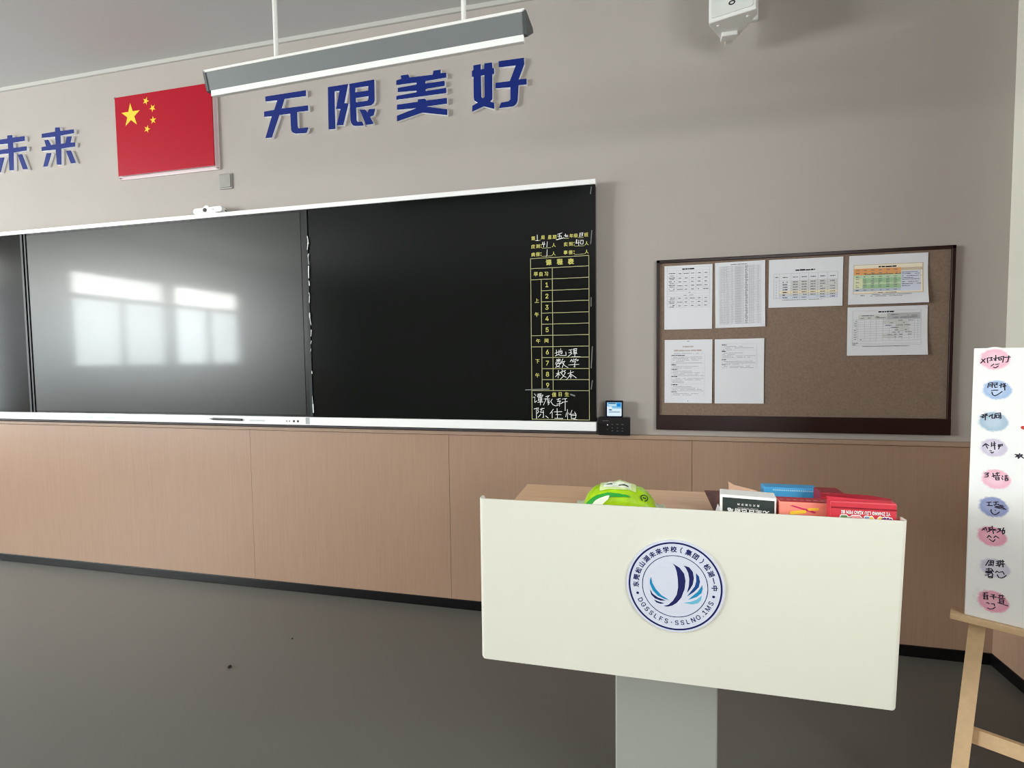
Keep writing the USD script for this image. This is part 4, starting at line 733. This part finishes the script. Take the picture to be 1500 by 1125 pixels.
for k_, mt in (('A', 'emblem_navy'), ('B', 'emblem_navy'), ('C', 'emblem_blue'), ('D', 'emblem_teal'), ('E', 'emblem_aqua'), ('L1', 'emblem_teal'), ('L2', 'emblem_navy'), ('L3', 'emblem_navy')):
    obj('wing_feather', emb(Polygon([(a / 1e4, b / 1e4) for a, b in BK['wings'][k_]]).buffer(0.0012).buffer(-0.0012), e1), mt, em)

# ------------------------------------------------------------------ things lying on the lectern
DT = 0.9008
wp = thing('wet_wipes_pack', 'lime green pillow pack of wet wipes lying on the lectern desk', 'wipes', (-0.040, -1.135, DT))
def pillow(a, b, h, nu=40, nv=22, scale=1.0, u0=-1, u1=1, v0=-1, v1=1, seed=3):
    U_, V_ = np.meshgrid(np.linspace(u0, u1, nu), np.linspace(v0, v1, nv), indexing='ij')
    f = np.clip(1 - np.abs(U_) ** 3.0, 0, 1) ** 0.6 * np.clip(1 - np.abs(V_) ** 2.8, 0, 1) ** 0.5
    P_ = np.stack([a * U_, b * V_, 0 * U_], -1)
    wob = meshkit.fbm(P_ * [45, 45, 1] + 3, 3, seed) - 0.5
    z = (h * f * (1 - 0.22 * np.clip(U_, 0, 1) ** 2) + 0.011 * wob * f) * scale
    return U_, V_, np.stack([P_[..., 0], P_[..., 1], z], -1)
def grid_mesh(P_):
    n, m_ = P_.shape[:2]; i, j = np.meshgrid(np.arange(n - 1), np.arange(m_ - 1), indexing='ij')
    q = np.stack([i * m_ + j, (i + 1) * m_ + j, (i + 1) * m_ + j + 1, i * m_ + j + 1], -1).reshape(-1, 4)
    return trimesh.Trimesh(P_.reshape(-1, 3), np.vstack([q[:, [0, 1, 2]], q[:, [0, 2, 3]]]), process=False)
_, _, P_ = pillow(0.098, 0.062, 0.074)
base = P_.copy(); base[..., 2] = 0.001
g_ = grid_mesh(base); g_.faces = g_.faces[:, ::-1]
obj('pack_body', cat_(grid_mesh(P_ + [0, 0, 0.001]), g_), 'wipes_lime', wp, smooth=True)
def patch(u0, u1, v0, v1, lift, mask=None):
    _, _, Q = pillow(0.098, 0.062, 0.074, 24, 14, 1.0, u0, u1, v0, v1)
    n_ = np.cross(np.gradient(Q, axis=0), np.gradient(Q, axis=1)); n_ /= np.linalg.norm(n_, axis=-1, keepdims=True) + 1e-12
    return grid_mesh(Q + n_ * lift + [0, 0, 0.001])
obj('opening_label', patch(-0.52, 0.42, -0.60, 0.35, 0.0022), 'wipes_pale', wp, smooth=True)
obj('opening_flap', patch(-0.42, 0.30, -0.52, -0.10, 0.0034), 'wipes_white', wp, smooth=True)
obj('flap_print', cat_(patch(-0.34, -0.20, -0.36, -0.28, 0.0042), patch(-0.02, 0.22, -0.42, -0.34, 0.0042)), 'print_green_dark', wp, kind='stuff')
def decal(uv, lift, n=0.06):
    """A printed shape on the pack: a polygon in the pillow's own coordinates, draped on its surface."""
    m_ = flat(Polygon(uv).buffer(0.012).buffer(-0.004)).subdivide_to_size(n); out = []
    for u_, v_, _z in m_.vertices:
        _, _, q_ = pillow(0.098, 0.062, 0.074, 3, 3, 1.0, u_ - 0.01, u_ + 0.01, v_ - 0.01, v_ + 0.01)
        n2 = np.cross(q_[2, 1] - q_[0, 1], q_[1, 2] - q_[1, 0]); out.append(q_[1, 1] + n2 / (np.linalg.norm(n2) + 1e-12) * lift + [0, 0, 0.001])
    m_.vertices = np.array(out); return m_
obj('green_swoosh', decal([(-0.93, -0.90), (-0.86, -0.82), (-0.70, -0.765), (-0.45, -0.73), (-0.10, -0.725), (0.12, -0.75), (0.28, -0.80), (0.05, -0.80), (-0.22, -0.815), (-0.42, -0.87), (-0.62, -0.93), (-0.85, -0.945)], 0.0024), 'wipes_green', wp, smooth=True)
obj('white_swoosh', decal([(-0.72, -0.93), (-0.60, -0.86), (-0.45, -0.82), (-0.26, -0.80), (-0.30, -0.86), (-0.42, -0.92), (-0.56, -0.955)], 0.0036), 'wipes_white', wp, smooth=True)
_, _, Q = pillow(0.098, 0.062, 0.074, 3, 3, 1.0, 0.60, 0.66, -0.72, -0.66)
n_ = np.cross(Q[2, 1] - Q[0, 1], Q[1, 2] - Q[1, 0]); n_ /= np.linalg.norm(n_); tx_ = Q[2, 1] - Q[0, 1]; tx_ /= np.linalg.norm(tx_); ty_ = np.cross(n_, tx_)
rg = flat(union_all([ring(0.0085, 0.003).difference(sbox(-.002, -.02, .002, 0)), sbox(-0.004, -0.002, 0.004, 0.002)]))
v = rg.vertices; rg.vertices = Q[1, 1] + n_ * 0.0045 + v[:, :1] * tx_ + v[:, 1:2] * ty_
obj('recycling_mark', rg, 'print_green_dark', wp)
for sx in (-1, 1):
    Uw, Vw = np.meshgrid(np.linspace(0, 1, 8), np.linspace(-1, 1, 30), indexing='ij')
    Pw = np.stack([sx * (0.092 + 0.026 * Uw), 0.050 * Vw * (1 - 0.1 * Uw), 0.008 + 0.014 * (1 - Vw ** 2) * (1 - Uw) + 0.003 * np.sin(Vw * 40) * Uw], -1)
    obj('end_seal', grid_mesh(Pw), 'wipes_film', wp, smooth=True)

cbx = thing('chalk_box', 'white carton of chalk with a dark slate label standing on the lectern', 'box', (0.242, -1.318, DT), -8)
CH, q_ = 0.102, 0.938
obj('carton', bx(-0.057, 0.057, 0, 0.052, 0, CH, 0.0022), 'carton_white', cbx, smooth=30)
fz = lambda z: CH - (0.081 - z) * q_                 # heights measured from the top edge
obj('label_panel', stand(flat(sbox(-0.0515, 0.006, 0.0530, fz(0.0745))), -0.0004), 'label_slate', cbx, label='dark slate coloured label')
def upside(g): return affinity.rotate(g, 180, origin=(0, 0))
g_ = affinity.translate(upside(text_geom('美术与教学用', 0.0053, 1, gap=0.0026, center=True)), 0, fz(0.0625))
g2 = affinity.translate(upside(text_geom('Dustless White Chalk', 0.0024, 0, gap=0.0004, center=True)), 0, fz(0.0535))
g3 = affinity.translate(upside(text_geom('无尘白色粉笔', 0.0128, 3, gap=0.0016, center=True)), 0, fz(0.0485))
obj('label_lettering', stand(flat(union_all([g_, g2, g3])), -0.0009), 'carton_white', cbx, kind='stuff')
obj('label_frame', stand(flat(sbox(-0.0150, fz(0.030), 0.0155, fz(0.0505)).difference(sbox(-0.0144, fz(0.0306), 0.0149, fz(0.0499)))), -0.0010), 'carton_grey', cbx)

lf = thing('leaflet', 'dark red printed leaflet leaning beside the white chalk carton', 'leaflet', (0.200, -1.10, DT))
def slab(pts, t_):
    """A thin sheet through 3-D points (planar polygon), thickness t_."""
    P_ = np.array(pts, float); n_ = np.cross(P_[1] - P_[0], P_[2] - P_[0]); n_ /= np.linalg.norm(n_); a_ = (P_[1] - P_[0]) / np.linalg.norm(P_[1] - P_[0]); b_ = np.cross(n_, a_)
    q = Polygon([((x - P_[0]) @ a_, (x - P_[0]) @ b_) for x in P_]); e = extr(q, t_); v = e.vertices
    e.vertices = P_[0] + v[:, :1] * a_ + v[:, 1:2] * b_ + (v[:, 2:3] - t_ / 2) * n_; e.fix_normals(); return e
obj('printed_sheet', slab([(0.002, -0.012, 0.002), (0.075, -0.012, 0.002), (0.075, 0.012, 0.056), (-0.021, 0.012, 0.0535)], 0.0012), 'leaflet_dark', lf)
obj('white_corner', slab([(-0.006, -0.052, 0.001), (0.022, -0.052, 0.001), (0.006, -0.040, 0.034)], 0.0008), 'paper', lf)
ks = thing('kraft_paper_scrap', 'torn tan paper sticking up behind the white chalk carton', 'paper', (0.275, -1.045, DT))
obj('torn_sheet', slab([(-0.03, 0, 0.001), (0.045, 0, 0.001), (0.045, 0.004, 0.047), (0.02, 0.004, 0.053), (-0.012, 0.004, 0.060), (-0.026, 0.004, 0.068), (-0.0285, 0.004, 0.069), (-0.0265, 0.004, 0.058)], 0.0008), 'kraft', ks)

bb2 = thing('blue_box', 'bright blue carton at the back of the lectern desk', 'box', (0.404, -1.040, DT))
obj('carton', bx(-0.066, 0.068, 0, 0.045, 0, 0.0585, 0.003), 'box_blue', bb2, smooth=30)
obj('printed_stripe', stand(flat(union_all([sbox(-0.045 + 0.0052 * i, 0.0495, -0.041 + 0.0052 * i, 0.0535) for i in range(20)])), -0.0004), 'box_blue_pale', bb2, kind='stuff')
obj('white_curve', stand(flat(Polygon([(-0.03, 0.021), (-0.022, 0.030), (0.0, 0.026), (0.03, 0.0245), (0.03, 0.021)])), -0.0004), 'carton_white', bb2)

ob = thing('coral_box', 'coral pink carton printed with coloured chalk sticks, right of the white chalk carton', 'box', (0.3535, -1.333, DT))
OH, q_ = 0.0975, 0.889
gz = lambda z: OH - (0.0575 - z) * q_
obj('carton', bx(-0.0495, 0.0560, 0, 0.043, 0, OH, 0.002), 'box_coral', ob, smooth=30)
obj('top_panel', bx(-0.0485, 0.055, 0.004, 0.042, OH - 0.0003, OH + 0.0004), 'box_red', ob)
q = [affinity.translate(text_geom(c, 0.0098, 2, center=True), -0.042 + 0.0134 * i, 0) for i, c in enumerate('彩色无尘粉笔文')]
tm = flat(union_all(q)); v = tm.vertices; tm.vertices = np.c_[v[:, 0], 0.016 + v[:, 1], v[:, 2] * 0 + OH + 0.0006]
obj('top_lettering', tm, 'print_pink', ob, kind='stuff')
cap = lambda p, q_, r: LineString([p, q_]).buffer(r)
dx_ = -0.004
obj('chalk_picture', stand(flat(Polygon([(-0.027 + dx_, gz(0.049)), (-0.021 + dx_, gz(0.0505)), (0.025 + dx_, gz(0.036)), (0.021 + dx_, gz(0.033))]).union(cap((dx_, gz(0.042)), (0.018 + dx_, gz(0.037)), 0.0020))), -0.0004), 'print_magenta', ob)
for p_, r_, w_ in (((-0.023, 0.0315), (0.002, 0.036), 0.0037), ((0.011, 0.042), (0.027, 0.0435), 0.0028)):
    obj('chalk_picture', stand(flat(cap((p_[0] + dx_, gz(p_[1])), (r_[0] + dx_, gz(r_[1])), w_)), -0.0006), 'print_yellow', ob)

rp = thing('red_packet', 'red chalk packet printed with multicoloured characters, rightmost on the lectern', 'box', (0.450, -1.366, DT), -1)
obj('packet_body', bx(-0.060, 0.060, 0, 0.026, 0, 0.114, 0.004), 'packet_red', rp, smooth=30)
obj('top_flap', slab([(-0.060, 0.003, 0.112), (0.059, 0.003, 0.108), (0.058, 0.010, 0.113), (-0.064, 0.010, 0.122)], 0.002), 'packet_red', rp)
obj('back_fold', slab([(-0.055, 0.024, 0.09), (0.060, 0.024, 0.09), (0.058, 0.024, 0.1165), (0.02, 0.024, 0.122), (-0.055, 0.024, 0.124)], 0.003), 'box_red_dark', rp)
obj('seal_fold', bx(-0.058, 0.059, -0.0008, 0.0005, 0.0985, 0.1015), 'box_red_dark', rp)
g_ = upside(text_geom('YI ZHANG LIU XIAO FEN BI', 0.0062, 3, gap=0.0002, center=True))
b = g_.bounds; g_ = affinity.scale(g_, 0.088 / (b[2] - b[0]), 1, origin=(0, 0)); b = g_.bounds; g_ = affinity.translate(g_, 0.004 - (b[0] + b[2]) / 2, 0.0880 - b[1])
obj('romanised_lettering', stand(flat(g_), -0.0005), 'carton_white', rp, kind='stuff')
for i, (c, mt) in enumerate(zip('笔粉小六彩', ('print_leaf', 'print_pink', 'print_slate', 'print_yellow', 'print_purple'))):
    gg = upside(text_geom(c, 0.020, 5, center=True)); bb_ = gg.bounds
    gg = affinity.translate(gg, -0.031 + 0.0178 * i - (bb_[0] + bb_[2]) / 2, 0.0848 - bb_[3])
    obj('coloured_character', stand(flat(gg.buffer(0.0016)), -0.0005), 'carton_white', rp)
    obj('coloured_character', stand(flat(gg), -0.0008), mt, rp)
rb2 = thing('dark_red_box', 'dark red carton behind the coral pink carton, beside the blue carton', 'box', (0.465, -1.115, DT))
obj('carton', bx(-0.014, 0.040, 0, 0.055, 0, 0.069, 0.003), 'box_red_dark', rb2, smooth=30)
obj('lid_fold', bx(-0.013, 0.039, -0.0008, 0.001, 0.055, 0.057), 'box_red', rb2)

# ------------------------------------------------------------------ easel with the welcome poster
O_ = np.array(BK['poster_o']); rot, lean = math.radians(29), math.radians(7)
U = np.array([math.cos(rot), -math.sin(rot), 0]); Bk = np.array([math.sin(rot), math.cos(rot), 0])
V = np.array([0, 0, 1]) * math.cos(lean) + Bk * math.sin(lean); N = np.cross(U, V)
def tilted(name, label, cat, group=None):
    x = UsdGeom.Xform.Define(stage, '/World/' + numbered('/World', name))
    x.AddTransformOp().Set(Gf.Matrix4d(*[float(a) for r in (np.r_[U, 0], np.r_[V, 0], np.r_[N, 0], np.r_[O_, 1]) for a in r]))
    return data(x.GetPrim(), label, cat, group)
PWD, PHT = 0.50, 0.705
po = tilted('poster', 'white welcome poster with signed watercolour ovals resting on the easel ledge', 'poster')
obj('board', bx(0, PWD, 0, PHT, -0.006, 0, 0.002), 'poster_white', po, smooth=30)
oval_mat('wash_pink', (240, 200, 212), (236, 184, 200)); oval_mat('wash_blue', (186, 204, 230), (164, 188, 222)); oval_mat('wash_grey_blue', (184, 202, 216), (168, 190, 208))
oval_mat('wash_lilac', (218, 210, 224), (204, 196, 214)); oval_mat('wash_rose', (234, 178, 194), (230, 162, 184)); oval_mat('wash_slate', (160, 168, 204), (146, 156, 198)); oval_mat('wash_mauve', (218, 214, 226), (208, 204, 220))
WASH = [('wash_pink', 'pink watercolour oval at the top'), ('wash_blue', 'sky blue watercolour oval'), ('wash_grey_blue', 'grey blue watercolour oval without a smile'), ('wash_lilac', 'pale lilac watercolour oval'), ('wash_pink', 'pink watercolour oval in the middle'), ('wash_slate', 'slate blue watercolour oval'), ('wash_rose', 'rose watercolour oval with a pointed smile'), ('wash_mauve', 'very pale mauve watercolour oval'), ('wash_rose', 'rose watercolour oval at the bottom')]
disc = flat(Point(0, 0).buffer(1.15, quad_segs=12))
for (u, v, ra, rb_), (mt, lbl) in zip(BK['ovals'], WASH):
    m = obj('painted_oval', disc, mt, po, label=lbl)
    tl = math.radians(-9); a_, b_ = ra / 1e4, rb_ / 1e4
    UsdGeom.Xformable(m).AddTransformOp().Set(Gf.Matrix4d(a_ * math.cos(tl), a_ * math.sin(tl), 0, 0, -b_ * math.sin(tl), b_ * math.cos(tl), 0, 0, 0, 0, 1, 0, u / 1e4, v / 1e4, 0.0006, 1))
sg = strokes_geom([[(a / 1e4, b / 1e4) for a, b in l] for l in BK['pstrokes']], 0.0021)
pm = flat(sg); pm.apply_translation([0, 0, 0.0011]); obj('marker_writing', pm, 'marker_ink', po, label='names, smiles and a welcome character in dark marker', kind='stuff')
pm = flat(LineString([(0.0985, 0.500), (0.108, 0.496)]).buffer(0.004).union(LineString([(0.104, 0.508), (0.104, 0.492)]).buffer(0.002))); pm.apply_translation([0, 0, 0.0011]); obj('red_mark', pm, 'marker_red', po)

ea = tilted('easel', 'pale pine wooden easel standing in the corner by the right wall', 'easel')
FL = -O_[2] / math.cos(lean)
obj('ledge', bx(-0.028, PWD + 0.028, -0.0145, -0.0002, -0.045, 0.022, 0.0015), 'easel_pine', ea, smooth=30)
def bar(p, q, w_, t_, z):
    """A flat bar in the easel's plane from p to q, w_ wide, its front at z, t_ thick."""
    p, q = np.array(p, float), np.array(q, float); d = (q - p) / np.linalg.norm(q - p); n_ = np.array([-d[1], d[0]])
    g_ = Polygon([p + n_ * w_ / 2, q + n_ * w_ / 2, q - n_ * w_ / 2, p - n_ * w_ / 2]); e = extr(g_, t_); e.apply_translation([0, 0, z - t_]); return e
k_ = 0.0645
leg_u = lambda v: 0.0264 + k_ * (v + 0.02)
# feet are cut level with the floor: the front legs lie in the leaning plane
obj('leg', bar((leg_u(FL + 0.002), FL + 0.004), (leg_u(0.66), 0.66), 0.033, 0.020, -0.0085), 'easel_pine', ea)
obj('leg', bar((PWD - leg_u(FL + 0.002), FL + 0.004), (PWD - leg_u(0.66), 0.66), 0.033, 0.020, -0.0085), 'easel_pine', ea)
obj('cross_bar', bar((leg_u(-0.313), -0.313), (PWD - leg_u(-0.313), -0.313), 0.038, 0.016, -0.0285), 'easel_pine', ea)
obj('top_bar', bar((leg_u(0.60), 0.60), (PWD - leg_u(0.60), 0.60), 0.045, 0.018, -0.0285), 'easel_pine', ea)
# the rear leg swings back to the floor: its foot in this plane's coordinates
top_p = np.array([PWD / 2, 0.60, -0.050]); wt = U * top_p[0] + V * top_p[1] + N * top_p[2]
foot_w = U * PWD / 2 + Bk * 0.40; foot_w[2] = -O_[2] + 0.002
d_ = foot_w
foot = np.array([d_ @ U, d_ @ V, d_ @ N]); ax = (foot - top_p) / np.linalg.norm(foot - top_p)
rl = trimesh.creation.box([0.030, 0.020, np.linalg.norm(foot - top_p) - 0.008]); zx = np.array([1.0, 0, 0]); T_ = np.eye(4); T_[:3, 0] = zx; T_[:3, 2] = ax; T_[:3, 1] = np.cross(ax, zx); T_[:3, 3] = (foot + top_p) / 2
rl.apply_transform(T_); obj('rear_leg', rl, 'easel_pine', ea)
obj('hinge_bolt', cyl((PWD / 2 - 0.03, 0.60, -0.048), (PWD / 2 + 0.03, 0.60, -0.048), 0.004, 10), 'chrome', ea)

# ------------------------------------------------------------------ crumbs on the floor
for (x, y_, r_), where in (((-1.693, -0.721, 0.007), 'larger crumb of dark dirt lying on the floor before the wainscot'), ((-1.574, -0.464, 0.0035), 'tiny dark speck on the floor close to the skirting')):
    m_ = trimesh.creation.icosphere(2, 1.0); m_.vertices *= np.array([r_, r_ * 1.3, r_ * 0.7]) * (0.7 + 0.6 * meshkit.noise(m_.vertices * 2.3 + 9, 4))[:, None]
    m_.apply_translation([0, 0, -m_.vertices[:, 2].min()])
    t = thing('floor_crumb', where, 'dirt', (x, y_, 0)); obj('crumb', m_, 'lint_dark', t, smooth=True)
